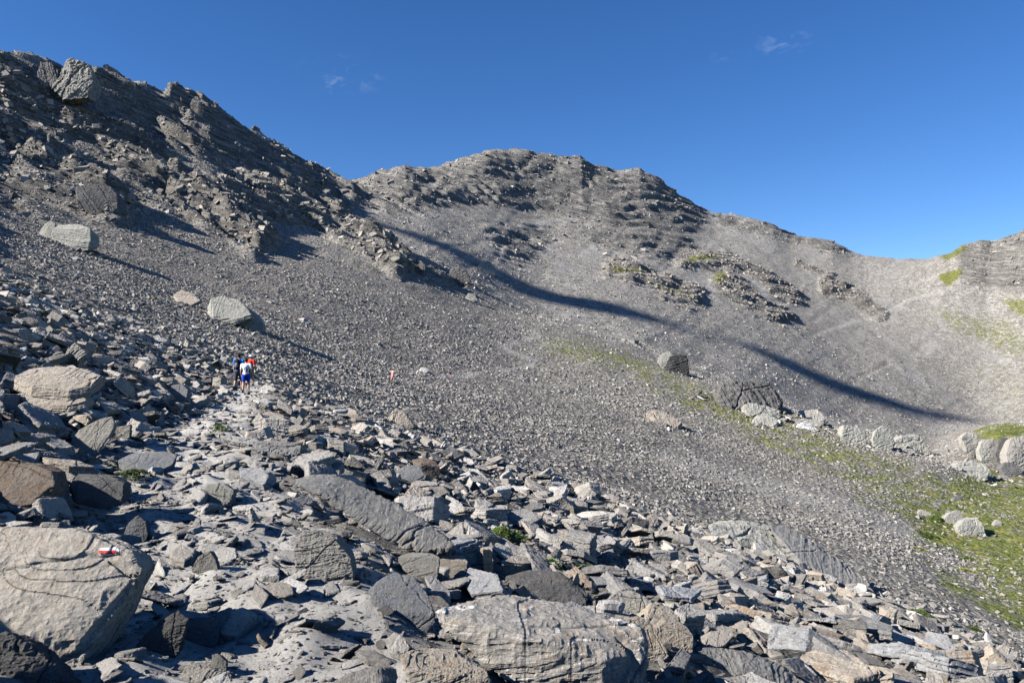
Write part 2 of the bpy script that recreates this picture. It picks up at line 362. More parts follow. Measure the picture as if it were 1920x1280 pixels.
GREYS = [(0, (.06, .058, .054)), (.2, (.14, .132, .12)), (.45, (.27, .25, .222)), (.62, (.39, .36, .31)), (.74, (.27, .205, .145)), (.82, (.40, .38, .35)), (.93, (.52, .50, .465)), (1, (.60, .585, .56))]
def rock_material(name, stops=GREYS, sc=1.0, stain=.5, lichen=0.0, bands=0.0, bumpd=.03, gen='Object', mul=1.0):
    m, t, b = newmat(name); n = NB(t)
    tc = n.n('ShaderNodeTexCoord'); oi = n.n('ShaderNodeObjectInfo')
    off = n.n('ShaderNodeCombineXYZ'); n.lk(n.math('MULTIPLY', oi.outputs['Random'], 37.), off.inputs[0]); n.lk(n.math('MULTIPLY', oi.outputs['Random'], 91.), off.inputs[2])
    v = n.map(tc.outputs[gen], (sc, sc, sc), loc=off.outputs[0])
    base = n.ramp(oi.outputs['Random'], stops)
    big = n.noise(v, 1.6, 5, .6)
    base = n.mix(n.mr(big, .35, .7, 0, .55), base, (.33, .31, .285))
    lam = n.noise(n.map(v, (1.4, 1.7, 8)), 2.2, 9, .72, .5)
    base = n.mix(n.mr(lam, .35, .7, 0, .5), base, n.mix(.5, base, (.09, .088, .085)), 'MIX')
    st = n.noise(v, 2.7, 4, .6, .4)
    base = n.mix(n.mr(st, .56, .74, 0, stain), base, (.30, .20, .115))
    fine = n.noise(v, 26, 4, .7)
    base = n.mix(n.mr(fine, .35, .65, -.25, .3), base, (.5, .48, .45))
    dots = n.mr(n.vor(v, 17, 'F1', 'Distance'), .12, .2, 1, 0); base = n.mix(n.math('MULTIPLY', n.math('MULTIPLY', dots, n.mr(big, .42, .6)), .7), base, (.10, .10, .095))
    pal = n.noise(v, 5.5, 6, .75); base = n.mix(n.mr(pal, .56, .66, 0, .5), base, (.47, .455, .42))
    fr = n.noise(v, 11, 3, .6); base = n.mix(n.mr(fr, .55, .66, 0, .45), base, (.12, .12, .125))
    if lichen: 
        li = n.noise(v, 7, 6, .7); base = n.mix(n.mr(li, .5, .62, 0, lichen), base, (.34, .34, .25))
    if bands:
        wv = n.n('ShaderNodeTexWave', wave_type='BANDS', bands_direction='Z'); wv.inputs['Scale'].default_value = 1.5; wv.inputs['Distortion'].default_value = 5; wv.inputs['Detail'].default_value = 4; wv.inputs['Detail Scale'].default_value = 1.4
        n.lk(n.map(v, (1, 1, 3)), wv.inputs['Vector'])
        base = n.mix(n.math('MULTIPLY', n.mr(wv.outputs['Fac'], .93, .985, 0, bands), n.mr(n.noise(v, 2.2, 3), .48, .6)), base, (.66, .64, .6))
    if mul != 1: base = n.mix(1.0, base, (mul, mul, mul), 'MULTIPLY')
    n.lk(base, b.inputs['Base Color'])
    h = n.math('ADD', n.math('MULTIPLY', lam, .8), n.math('MULTIPLY', fine, .5))
    h = n.math('ADD', h, n.math('MULTIPLY', n.noise(v, 9, 8, .72), .9))
    n.lk(n.bump(h, .9, bumpd), b.inputs['Normal'])
    return m

M_rock = rock_material('schist', bumpd=.05)
M_far = None
def terrain_material():
    m, t, b = newmat('scree_ground'); n = NB(t)
    tc = n.n('ShaderNodeTexCoord'); v = tc.outputs['Object']
    at = n.n('ShaderNodeAttribute', attribute_name='zones'); sep = n.n('ShaderNodeSeparateColor'); n.lk(at.outputs['Color'], sep.inputs[0])
    at2 = n.n('ShaderNodeAttribute', attribute_name='zones_b'); sep2 = n.n('ShaderNodeSeparateColor'); n.lk(at2.outputs['Color'], sep2.inputs[0])
    cl, gr, pa = sep.outputs[0], sep.outputs[1], sep.outputs[2]; br, dk, fr = sep2.outputs[0], sep2.outputs[1], sep2.outputs[2]
    cells = n.n('ShaderNodeSeparateColor'); n.lk(n.vor(n.map(v, (1, 1, 1.6)), 1.5), cells.inputs[0])
    cells2 = n.n('ShaderNodeSeparateColor'); n.lk(n.vor(v, 4.2), cells2.inputs[0])
    val = n.math('ADD', n.math('MULTIPLY', cells.outputs[0], .55), n.math('MULTIPLY', cells2.outputs[1], .45))
    coarse = n.n('ShaderNodeSeparateColor'); n.lk(n.vor(n.map(v, (1, 1, 1.4)), .55), coarse.inputs[0])
    val = n.math('ADD', val, n.math('MULTIPLY', n.math('MULTIPLY', n.math('SUBTRACT', coarse.outputs[0], .5), fr), .45))
    c = n.ramp(val, [(0, (.07, .068, .062)), (.3, (.155, .147, .132)), (.55, (.235, .222, .2)), (.8, (.36, .34, .305)), (1, (.56, .535, .49))])
    nearf = at2.outputs['Alpha']
    gc3 = n.n('ShaderNodeSeparateColor'); n.lk(n.vor(v, 22.), gc3.inputs[0])
    grav = n.ramp(gc3.outputs[0], [(0, (.04, .04, .04)), (.5, (.10, .096, .09)), (1, (.24, .23, .21))])  # gravel colour with the shade between near stones put in
    c = n.mix(nearf, c, grav)
    large = n.noise(v, .018, 6, .6)
    c = n.mix(n.mr(large, .35, .65, 0, .4), c, n.mix(.45, c, (.30, .265, .22)))
    med = n.noise(v, .12, 5, .65)
    c = n.mix(n.mr(med, .35, .7, 0, .35), c, n.mix(.5, c, (.38, .37, .35)))
    # pale fines streaking down between crags
    strk = n.noise(n.map(v, (.06, .012, .03)), 1., 5, .6, .8)
    c = n.mix(n.math('MULTIPLY', n.mr(strk, .5, .72, 0, .55), fr), c, (.36, .355, .35))
    # bedrock
    lam = n.noise(n.map(n.map(v, (1, 1, 1), (0, R(-17), 0)), (.25, .3, 3.2)), .3, 10, .74, .5)
    rk = n.ramp(lam, [(.32, (.05, .048, .046)), (.45, (.14, .135, .127)), (.54, (.24, .23, .21)), (.65, (.42, .40, .37))])
    rk = n.mix(n.math('MULTIPLY', br, .8), rk, n.mix(.5, rk, (.20, .155, .115)))
    cm = n.mr(n.math('ADD', cl, n.math('MULTIPLY', n.math('SUBTRACT', n.noise(v, .16, 5, .7), .5), 1.3)), .3, .55)
    c = n.mix(cm, c, rk)
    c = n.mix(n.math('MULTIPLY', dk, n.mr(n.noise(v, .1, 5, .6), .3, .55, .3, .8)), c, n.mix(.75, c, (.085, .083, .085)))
    c = n.mix(n.mr(fr, 0, 1, 1, .1), c, n.mix(1.0, c, (.68, .67, .66), 'MULTIPLY'))  # ground darkened with nearness, gap shade between stones put into the colour
    # dust of the path
    dust = n.ramp(n.noise(v, 3, 8, .65), [(.3, (.38, .365, .335)), (.7, (.50, .48, .445))])
    dust = n.mix(n.mr(n.noise(v, 60, 3, .7), .5, .7, 0, .4), dust, (.16, .155, .15))
    c = n.mix(pa, c, dust)
    # grass
    gn = n.math('ADD', n.noise(n.map(v, (1, 1, 1)), .35, 6, .72), n.math('MULTIPLY', n.noise(v, 1.6, 3, .6), .25))
    gm = n.mr(n.math('ADD', gn, n.math('MULTIPLY', gr, .38)), .82, .95, 0, .92)
    gm = n.math('MULTIPLY', gm, n.mr(gr, .02, .15))
    gc = n.ramp(n.noise(v, .5, 6, .7), [(.3, (.05, .068, .016)), (.48, (.11, .13, .026)), (.62, (.23, .215, .055))])
    c = n.mix(gm, c, gc)
    n.lk(c, b.inputs['Base Color'])
    e = n.vor(n.map(v, (1, 1, 1.6)), 1.5, 'F1', 'Distance'); e2 = n.vor(v, 4.2, 'F1', 'Distance')
    hgt = n.math('ADD', n.math('MULTIPLY', cells.outputs[1], .9), n.math('MULTIPLY', e, -.8))
    hgt = n.math('ADD', hgt, n.math('MULTIPLY', cells2.outputs[2], .35)); hgt = n.math('ADD', hgt, n.math('MULTIPLY', n.math('MULTIPLY', coarse.outputs[1], fr), 1.6)); hgt = n.math('MULTIPLY', hgt, n.mr(pa, 0, 1, 1, .05)); hgt = n.math('MULTIPLY', hgt, n.mr(nearf, 0, 1, 1, .12))
    hb = n.bump(hgt, .9, .38)
    h2 = n.bump(n.math('MULTIPLY', lam, cm), 1., 1.5, hb)
    h3 = n.bump(n.noise(v, 9, 12, .78), .9, .07, h2)
    n.lk(h3, b.inputs['Normal'])
    return m
M_ter = terrain_material()

def plain(name, col, rough=.8, nscale=0, var=.3):
    m, t, b = newmat(name); n = NB(t); b.inputs['Roughness'].default_value = rough
    if nscale:
        tc = n.n('ShaderNodeTexCoord'); f = n.noise(tc.outputs['Object'], nscale, 4)
        n.lk(n.mix(f, tuple(c*(1-var) for c in col), tuple(min(1, c*(1+var)) for c in col)), b.inputs['Base Color'])
    else: b.inputs['Base Color'].default_value = (*col, 1)
    return m

# ------------------------------------------------------------------ object helpers
def tag(o, label=None, cat=None, group=None, kind=None):
    for k, v in (('label', label), ('category', cat), ('group', group), ('kind', kind)):
        if v: o[k] = v
    return o
def mesh_np(name, verts, faces, mat, smooth_=False):
    me = bpy.data.meshes.new(name); me.vertices.add(len(verts)); me.vertices.foreach_set('co', np.asarray(verts, np.float32).ravel())
    f = np.asarray(faces, np.int32); k = f.shape[1]
    me.loops.add(f.size); me.loops.foreach_set('vertex_index', f.ravel()); me.polygons.add(len(f))
    me.polygons.foreach_set('loop_start', np.arange(0, f.size, k, dtype=np.int32)); me.polygons.foreach_set('loop_total', np.full(len(f), k, np.int32))
    me.polygons.foreach_set('use_smooth', np.full(len(f), smooth_)); me.update(calc_edges=True); me.validate()
    if mat: me.materials.append(mat)
    return me
def link(name, me, parent=None):
    o = bpy.data.objects.new(name, me); COL.objects.link(o)
    if parent: o.parent = parent
    return o
def empty(name, loc=(0, 0, 0), rz=0):
    o = bpy.data.objects.new(name, None); COL.objects.link(o); o.location = loc; o.rotation_euler = (0, 0, rz); o.empty_display_size = .2; return o

# ------------------------------------------------------------------ the slopes
idx = np.arange(NR*NC).reshape(NR, NC)
quads = np.stack([idx[:-1, :-1], idx[:-1, 1:], idx[1:, 1:], idx[1:, :-1]], -1).reshape(-1, 4)
me = mesh_np('mountain_slope', V.reshape(-1, 3), quads, M_ter, True)
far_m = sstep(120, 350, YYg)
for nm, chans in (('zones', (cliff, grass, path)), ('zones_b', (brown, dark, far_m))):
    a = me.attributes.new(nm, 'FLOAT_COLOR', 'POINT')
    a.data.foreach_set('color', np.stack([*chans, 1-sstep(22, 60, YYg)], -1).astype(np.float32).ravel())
slope = link('mountain_slope', me); slope['kind'] = 'structure'
# the ground the photographer stands on, behind and beside the view
gx, gy = np.meshgrid(np.linspace(-40, 50, 120), np.concatenate([np.linspace(-30, -1, 40), np.linspace(-.5, .82, 10)]))
gz = near_z(gx, gy)+.12*vnoise(gx/1.5, gy/1.5, seed=3)-.02
i2 = np.arange(gx.size).reshape(gx.shape)
me = mesh_np('ground', np.stack([gx, gy, gz], -1).reshape(-1, 3), np.stack([i2[:-1, :-1], i2[:-1, 1:], i2[1:, 1:], i2[1:, :-1]], -1).reshape(-1, 4), M_ter, True)
link('ground', me)['kind'] = 'structure'
# ------------------------------------------------------------------ rock building
def nvec(v): v = Vector(v); v.normalize(); return v
def remeshed(bm, vox):
    me = bpy.data.meshes.new('tmp'); bm.to_mesh(me); bm.free()
    o = bpy.data.objects.new('tmp', me); COL.objects.link(o)
    md = o.modifiers.new('r', 'REMESH'); md.mode = 'VOXEL'; md.voxel_size = vox; md.adaptivity = 0
    dg = bpy.context.evaluated_depsgraph_get(); out = bpy.data.meshes.new_from_object(o.evaluated_get(dg))
    bpy.data.objects.remove(o); bpy.data.meshes.remove(me); return out
def co_of(me):
    a = np.empty(len(me.vertices)*3, np.float32); me.vertices.foreach_get('co', a); return a.reshape(-1, 3).astype(float)
def no_of(me):
    a = np.empty(len(me.vertices)*3, np.float32); me.vertices.foreach_get('normal', a); return a.reshape(-1, 3).astype(float)
def chisel(me, seed, sn=(0, 0, 1), amp=.03, lam=.07, rough=.02, crack=1.0):
    """weather a closed rock: bedding ledges on the edges, chips and undulation everywhere (unit sized rock)"""
    c = co_of(me); n = no_of(me); sn = np.array(nvec(sn))
    h = c@sn; o = seed*3.7
    warp = .05*vnoise(c[:, 0]*2.5+o, c[:, 1]*2.5, c[:, 2]*2.5, seed=seed)
    q = (h+warp)/lam+.8*vnoise(h/lam/3+o, h*0, seed=seed+1); layer = np.floor(q); fr = q-layer
    rnd = _hash(layer, layer*0+seed, layer*0, 5)
    rnd2 = vnoise(layer*7.3+c[:, 0]*1.7, layer*3.1+c[:, 1]*1.7, seed=seed+3)
    ledge = (rnd*.55+rnd2*.8)*.55 - .55*np.exp(-((fr-.05)/.12)**2)*sstep(-.2, .3, rnd2+rnd*.5)
    side = 1-np.abs(n@sn); side = sstep(.15, .6, side)
    hn = n-(n@sn)[:, None]*sn
    c2 = c+hn*(ledge*side*amp)[:, None]
    d = 0
    for k, (f, a) in enumerate(((3, .45), (7, .5), (15, .42), (33, .28))):
        v = vnoise(c[:, 0]*f+o, c[:, 1]*f+o, c[:, 2]*f*1.3, seed=seed*11+k)
        d = d+a*(v if k == 0 else (.5-np.abs(v))*1.2)
    rr = np.random.default_rng(seed+500)
    for q_ in range(3):
        pn = rr.normal(0, 1, 3); pn /= np.linalg.norm(pn); wv_ = .03*vnoise(c[:, 0]*4+q_, c[:, 1]*4, c[:, 2]*4, seed=seed+30+q_)+.012*vnoise(c[:, 0]*14+q_, c[:, 1]*14, c[:, 2]*14, seed=seed+40+q_)
        ds = np.abs(c@pn-rr.uniform(-.3, .3)+wv_); on = vnoise(c[:, 0]*2.5, c[:, 1]*2.5+q_*5, c[:, 2]*2.5, seed=seed+50+q_) > -.1
        d = d-1.0*np.exp(-(ds/.008)**2)*on*crack
    # shallow steps across the bedding face
    stp = vnoise(c[:, 0]*2.2+o*2, c[:, 1]*3.+o, seed=seed+9); stp = np.floor(stp*4)/4
    c2 += n*(d*rough)[:, None] + sn[None, :]*((n@sn)*stp*rough*2.0)[:, None]
    me.vertices.foreach_set('co', c2.astype(np.float32).ravel()); me.update()
def hull_bm(pts):
    bm = bmesh.new()
    for p in pts: bm.verts.new(p)
    r = bmesh.ops.convex_hull(bm, input=bm.verts)
    dead = [v for v in bm.verts if not v.link_faces]
    bmesh.ops.delete(bm, geom=dead, context='VERTS'); bmesh.ops.recalc_face_normals(bm, faces=bm.faces); return bm
def sharp(me, ang=32):
    me.polygons.foreach_set('use_smooth', np.zeros(len(me.polygons), bool)); me.update()
def rock_pts(r, a, b, c, n=9):
    pts = []
    ang0 = r.random()*6.28
    for i in range(n):
        t = ang0+i*6.283/n+r.uniform(-.28, .28); q = r.uniform(.72, 1.0)
        k = 1/max(abs(math.cos(t))**1.4+abs(math.sin(t))**1.4, .01)**(1/1.4)
        x, y = a*.5*q*math.cos(t)*k*1.25, b*.5*q*math.sin(t)*k*1.25
        for s in (-1, 1):
            f = r.uniform(.84, 1); pts.append((x*f, y*f, s*c*.5*r.uniform(.8, 1)+x*.04*r.uniform(-1, 1)))
    return pts
PC = {k: bpy.data.collections.new('rock_source_'+k) for k in ('hi', 'mid', 'low', 'tuft', 'crag', 'brown', 'dust', 'scree')}
HI = []
M_crag = rock_material('crag_rock', [(0, (.10, .098, .092)), (.5, (.19, .182, .168)), (.85, (.29, .275, .25)), (1, (.42, .40, .37))], 1, .2, bumpd=.08)
M_dust = rock_material('dusty_stone', [(0, (.25, .24, .22)), (.4, (.42, .40, .37)), (1, (.54, .52, .48))], 1, .15, bumpd=.05)
M_scree = rock_material('scree_stone', [(0, (.085, .082, .077)), (.25, (.15, .143, .132)), (.55, (.225, .213, .195)), (.7, (.235, .20, .16)), (.8, (.29, .275, .25)), (.95, (.37, .355, .325)), (1, (.50, .48, .45))], 1, .3, bumpd=.05)
M_brown = rock_material('brown_crag_rock', [(0, (.11, .10, .088)), (.5, (.21, .188, .16)), (1, (.34, .30, .25))], 1, .35, bumpd=.08)
def make_proto(kind, i):
    r = random.Random(100+i+{'hi': 0, 'mid': 300, 'low': 600}[kind])
    b = r.uniform(.36, .8); c = r.choice([.06, .08, .10, .13, .17, .22, .32]) if kind != 'low' else r.choice([.2, .3, .4, .5])
    bm = hull_bm(rock_pts(r, 1, b, c, r.choice([4, 5, 5, 6]) if kind != 'low' else 4))
    if kind == 'hi':
        me = remeshed(bm, .016); chisel(me, i+1, (r.uniform(-.1, .1), r.uniform(-.1, .1), 1), .03, r.uniform(.02, .04), .011); sharp(me, 28)
    elif kind == 'mid':
        me = remeshed(bm, .04); chisel(me, i+40, (0, 0, 1), .03, .05, .010); sharp(me, 25)
    else:
        me = bpy.data.meshes.new('stone'); bm.to_mesh(me); bm.free()
    me.materials.clear(); me.materials.append(M_rock); me.name = 'rock_'+kind
    o = bpy.data.objects.new('stone_source', me); PC[kind].objects.link(o)
    if kind == 'hi': HI.append((me, b, c))
for i in range(16): make_proto('hi', i)
for i in range(14): make_proto('mid', i)
for i in range(10): make_proto('low', i)
for k, mm, src in (('crag', M_crag, 'low'), ('brown', M_brown, 'low'), ('dust', M_dust, 'mid'), ('scree', M_scree, 'low')):
    for i, o in enumerate(list(PC[src].objects)):
        m2 = o.data.copy(); m2.materials.clear(); m2.materials.append(mm); PC[k].objects.link(bpy.data.objects.new(k+'_source', m2))

# ------------------------------------------------------------------ landmark boulders
def const_stops(c, v=.12): return [(0, tuple(x*(1-v) for x in c)), (1, tuple(x*(1+v) for x in c))]
MB = {
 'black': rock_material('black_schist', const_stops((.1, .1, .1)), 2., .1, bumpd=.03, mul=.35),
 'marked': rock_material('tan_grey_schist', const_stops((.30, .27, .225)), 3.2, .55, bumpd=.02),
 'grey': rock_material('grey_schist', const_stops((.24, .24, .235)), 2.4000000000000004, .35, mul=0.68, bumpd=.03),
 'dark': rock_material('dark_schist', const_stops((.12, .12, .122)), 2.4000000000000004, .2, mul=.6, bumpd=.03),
 'blue': rock_material('blue_grey_schist', const_stops((.20, .215, .235)), 2.0999999999999996, .15, mul=0.75, bumpd=.03),
 'tan': rock_material('tan_schist', const_stops((.33, .28, .215)), 2.4000000000000004, .7, bumpd=.03),
 'brown': rock_material('rusty_schist', const_stops((.22, .15, .10)), 2.4000000000000004, .8, mul=0.6, bumpd=.03),
 'pale': rock_material('pale_lichened_rock', const_stops((.25, .25, .225)), 2.6, .15, lichen=.7, bumpd=.035),
 'white': rock_material('white_rock', const_stops((.66, .65, .62)), 1.3, .2, bumpd=.03),
 'banded': rock_material('quartz_banded_schist', const_stops((.27, .25, .22)), 1.875, .55, bands=.75, bumpd=.035),
 'granite': rock_material('speckled_rock', const_stops((.36, .34, .30)), 2.6, .4, lichen=.3, mul=0.85, bumpd=.03),
}
placed = []          # (X, Y, z, radius) of every landmark, keeps loose stones out of them
def boulder(name, label, kind, base, pts, thick=.6, seed=1, fine=70, sn=(-.25, -.35, 1), amp=.02, lam=.035, rough=.013, Y0=None, group=None, cat='boulder', sink=.08, skirt=True):
    if Y0 is None: Y0 = ground_hit(*base)
    if Y0 is None: print('NO GROUND', name, base); Y0 = 50
    w = (max(p[0] for p in pts)-min(p[0] for p in pts))*Y0/F
    fr = [P(p[0], p[1], Y0+p[2]*w) for p in pts]
    cen = sum(fr, Vector())/len(fr); allp = list(fr)
    for p in fr:
        q = cen+(p-cen)*.8; q = q+Vector((0, thick*w, -.06*w)); allp.append(q)
    # reach into the ground under the lowest points
    low = sorted(fr, key=lambda p: p.z)[:3]
    for p in low: allp.append(p+Vector((0, thick*w*.5, -sink*w)))
    if skirt:
        for p in sorted(fr, key=lambda p: p.z)[:5]: allp.append(p+Vector((0, -.02*w, -.13*w)))
    o3 = sum(allp, Vector())/len(allp)
    bm = hull_bm([(p-o3)/w for p in allp])
    me = remeshed(bm, 1/fine); chisel(me, seed, sn, amp, lam, rough); sharp(me, 30)
    me.materials.clear(); me.materials.append(MB[kind]); me.name = name
    o = link(name, me); o.location = o3; o.scale = (w, w, w)
    tag(o, label, cat, group); placed.append((o3.x, o3.y, o3.z, w*.42)); return o

marked = boulder('marked_boulder', 'large flat faced boulder with a white and red painted trail mark, beside the path', 'marked', (215, 1185),
  [(-110,990,.42),(0,988,.42),(60,991,.40),(150,996,.38),(205,1018,.33),(245,1036,.28),(262,1070,.22),(238,1118,.22),(205,1168,.2),(150,1196,-.04),(60,1192,-.1),(-110,1170,-.1),(262,1078,.34),(190,1190,.2)], .35, 3, 120, (-.15, -.75, .65), .035, .045, .017, Y0=4.15)
boulder('long_rock', 'long dark grey slab leaning down to the right, biggest slab above the leafy plant', 'grey', (740, 1035),
  [(548,897,.30),(585,886,.36),(625,886,.38),(700,922,.3),(760,955,.2),(822,995,.1),(852,1026,.0),(820,1036,-.03),(770,1032,-.02),(690,990,.03),(610,930,.1),(560,908,.2)], .16, 5, 110, (-.5, -.35, .8), .02, .03, .012, sink=.02, skirt=False)
boulder('banded_boulder', 'huge rounded boulder with white quartz bands at the bottom of the photo', 'banded', (1000, 1270),
  [(815,1148,.0),(850,1135,.12),(950,1120,.30),(1060,1140,.32),(1160,1165,.26),(1203,1185,.15),(1208,1225,.04),(1198,1280,.0),(1120,1290,-.08),(1010,1262,-.12),(900,1215,-.1),(835,1180,-.05),(1010,1200,-.14),(1130,1235,-.12)], .35, 7, 130, (-.22, -.5, .85), .022, .035, .02)
boulder('dark_boulder', 'charcoal grey broken boulder just behind the huge quartz banded boulder', 'dark', (1060, 1140),
  [(948,1082,.2),(985,1072,.28),(1050,1075,.3),(1098,1108,.2),(1100,1130,.05),(1070,1145,0),(1000,1135,-.05),(955,1110,0)], .5, 9, 80, (-.5, -.3, .8), .022)
boulder('blue_grey_rock', 'smooth blue grey slab tilted left of the huge quartz banded boulder', 'blue', (770, 1165),
  [(690,1108,.1),(705,1090,.2),(740,1073,.35),(775,1082,.32),(800,1110,.2),(815,1150,.0),(800,1168,-.05),(745,1148,-.08),(700,1122,0)], .3, 11, 80, (-.35, -.55, .7), .03)
boulder('speckled_boulder', 'knobbly speckled boulder standing below the long dark grey slab', 'granite', (600, 1085),
  [(550,1030,.1),(562,1005,.25),(585,995,.3),(625,1005,.3),(655,1040,.2),(662,1075,.05),(640,1098,0),(590,1085,-.1),(555,1060,-.05)], .7, 13, 80, (-.2, .2, 1), .02, rough=.03)
boulder('block_boulder', 'squarish pale grey block left of a second block under the long slab end', 'granite', (790, 1080),
  [(747,1045,.05),(765,1036,.3),(810,1038,.35),(825,1045,.2),(820,1072,.0),(795,1082,-.05),(760,1070,-.05)], .5, 15, 60)
boulder('cracked_block', 'light tan block with a straight right face beside the squarish pale block', 'tan', (845, 1082),
  [(822,1048,.1),(832,1040,.3),(868,1042,.3),(876,1052,.1),(870,1082,0),(838,1084,-.05),(822,1078,0)], .5, 17, 55)
boulder('cube_block', 'box shaped grey block with rusty brown side among the slabs above the long slab', 'brown', (800, 895),
  [(772,862,.15),(795,857,.4),(818,866,.3),(824,876,.1),(822,893,.05),(800,897,-.05),(783,886,-.1),(790,868,-.12)], .6, 19, 55, (-.2, -.3, 1), .02)
boulder('blue_rock', 'small dark blue grey slab leaning left of the box shaped block', 'blue', (760, 900),
  [(735,885,.1),(760,873,.3),(785,870,.3),(795,888,.1),(780,900,0),(745,900,-.05)], .3, 20, 50)
oc = boulder('outcrop_boulder', 'wide layered boulder with grey flat top and pale broken edge on the right', 'pale', (1480, 1060),
  [(1330,985,.05),(1345,978,.2),(1400,980,.3),(1460,990,.3),(1500,1020,.2),(1510,1040,.05),(1530,1062,.0),(1535,1085,-.02),(1480,1066,-.08),(1420,1040,-.12),(1345,1015,-.1)], .4, 21, 110, (-.25, -.4, 1), .025, .05, .022)
boulder('sloping_rock', 'long dark slab running down right from behind the wide layered boulder', 'grey', (1580, 1098),
  [(1440,985,.3),(1470,985,.35),(1530,1020,.3),(1590,1062,.2),(1628,1095,.05),(1610,1100,0),(1560,1090,-.03),(1500,1050,.05)], .2, 22, 90, (-.5, -.35, .8), .03)
boulder('stacked_rock', 'broad flat slab lying on another slab at the left edge, upper one of the two', 'tan', (110, 728),
  [(28,708,.1),(60,692,.3),(100,687,.4),(165,692,.35),(188,702,.15),(170,722,0),(130,732,-.1),(60,722,-.1)], .35, 23, 90, (0, -.3, 1), .022, Y0=13.2)
boulder('stacked_rock', 'thick rounded slab under the broad flat slab, lower one of the two', 'tan', (100, 758),
  [(30,738,.05),(60,728,.2),(110,728,.3),(155,738,.2),(162,750,.05),(130,757,-.05),(60,756,-.05)], .4, 24, 80, (0, -.2, 1), .02, Y0=13.0)
boulder('tilted_rock', 'pale pointed slab propped up on end left of the path', 'granite', (170, 850),
  [(135,822,.1),(150,805,.1),(185,785,.2),(212,780,.25),(216,795,.2),(205,815,.1),(178,848,.0),(160,845,-.05),(140,838,0)], .25, 25, 70, (-.6, -.5, .5), .02)
boulder('path_rock', 'flat grey slab lying in the dust of the path', 'blue', (280, 885),
  [(222,862,.0),(245,850,.3),(310,846,.4),(332,852,.35),(322,872,.1),(290,884,-.1),(240,884,-.1)], .2, 26, 70, (0, -.2, 1), .02, .05, .008)
boulder('layered_block', 'big dark layered block cut off by the left edge, above the marked boulder', 'brown', (60, 960),
  [(-90,868,.3),(0,865,.3),(60,866,.3),(95,880,.2),(102,905,.1),(88,955,.0),(40,960,-.1),(-90,955,-.1)], .4, 27, 90, (0, -.2, 1), .022, .04, Y0=7.0)
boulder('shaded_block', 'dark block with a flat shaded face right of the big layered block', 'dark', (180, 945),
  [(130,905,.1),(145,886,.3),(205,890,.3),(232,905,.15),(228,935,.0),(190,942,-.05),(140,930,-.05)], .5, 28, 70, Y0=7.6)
boulder('blue_block', 'smooth blue grey block with one flat shaded face left of the hikers', 'blue', (330, 752),
  [(312,738,.05),(322,722,.2),(340,718,.3),(352,730,.2),(350,745,0),(330,750,-.05)], .6, 29, 50)
boulder('lichened_boulder', 'big pale lichened boulder on the scree above the hikers', 'pale', (450, 615),
  [(389,578,.1),(395,560,.2),(415,554,.35),(445,560,.35),(458,570,.3),(470,588,.1),(440,598,-.05),(400,588,-.05)], .5, 30, 80, (-.2, -.4, 1), .03)
boulder('overhung_boulder', 'grey boulder with a black overhang just right of the big lichened boulder', 'granite', (470, 618),
  [(440,582,.1),(460,574,.2),(485,590,.25),(493,605,.1),(493,620,.05),(470,612,-.02),(445,600,-.05)], .5, 31, 70)
boulder('pink_boulder', 'low pinkish boulder left of the big lichened boulder', 'tan', (345, 570),
  [(325,552,.1),(340,543,.3),(362,550,.3),(375,562,.1),(360,570,-.05),(335,564,-.05)], .5, 32, 50)
boulder('square_boulder', 'huge square grey boulder on the upper left scree', 'pale', (130, 462),
  [(98,430,.1),(110,421,.25),(150,420,.3),(169,428,.2),(170,450,.05),(166,460,.0),(130,462,-.08),(98,452,-.05)], .6, 33, 80, (.1, -.1, 1), .03, .1)
boulder('pointed_boulder', 'pale pointed boulder leaning against the left of the huge square boulder', 'pale', (90, 448),
  [(70,440,.1),(82,422,.2),(95,412,.25),(104,420,.2),(98,445,0),(80,448,-.05)], .5, 34, 50)
boulder('cliff_block', 'dark upright cliff block under the left ridge, above the huge square boulder', 'dark', (190, 400),
  [(142,350,.1),(170,345,.2),(205,350,.3),(221,365,.25),(220,390,.1),(208,400,0),(170,392,-.05),(145,372,-.05)], .6, 35, 80, (.7, 0, .6), .022)
boulder('ridge_tower', 'pale rock tower jutting up on the left ridge skyline', 'granite', (140, 158),
  [(100,156,.1),(112,142,.15),(128,128,.2),(132,115,.2),(140,111,.25),(150,115,.25),(163,119,.25),(170,130,.2),(174,152,.1),(165,175,0),(120,180,-.05)], .5, 36, 90, (-.7, 0, .6), .06, .09, .05, Y0=252)
boulder('ridge_block', 'flat fronted grey block on the skyline ridge left of the rock tower', 'grey', (90, 156),
  [(72,134,.1),(76,117,.2),(96,119,.25),(110,132,.2),(106,172,0),(76,175,-.05)], .5, 37, 70, (.8, 0, .3), .05, .1, .04, Y0=256)
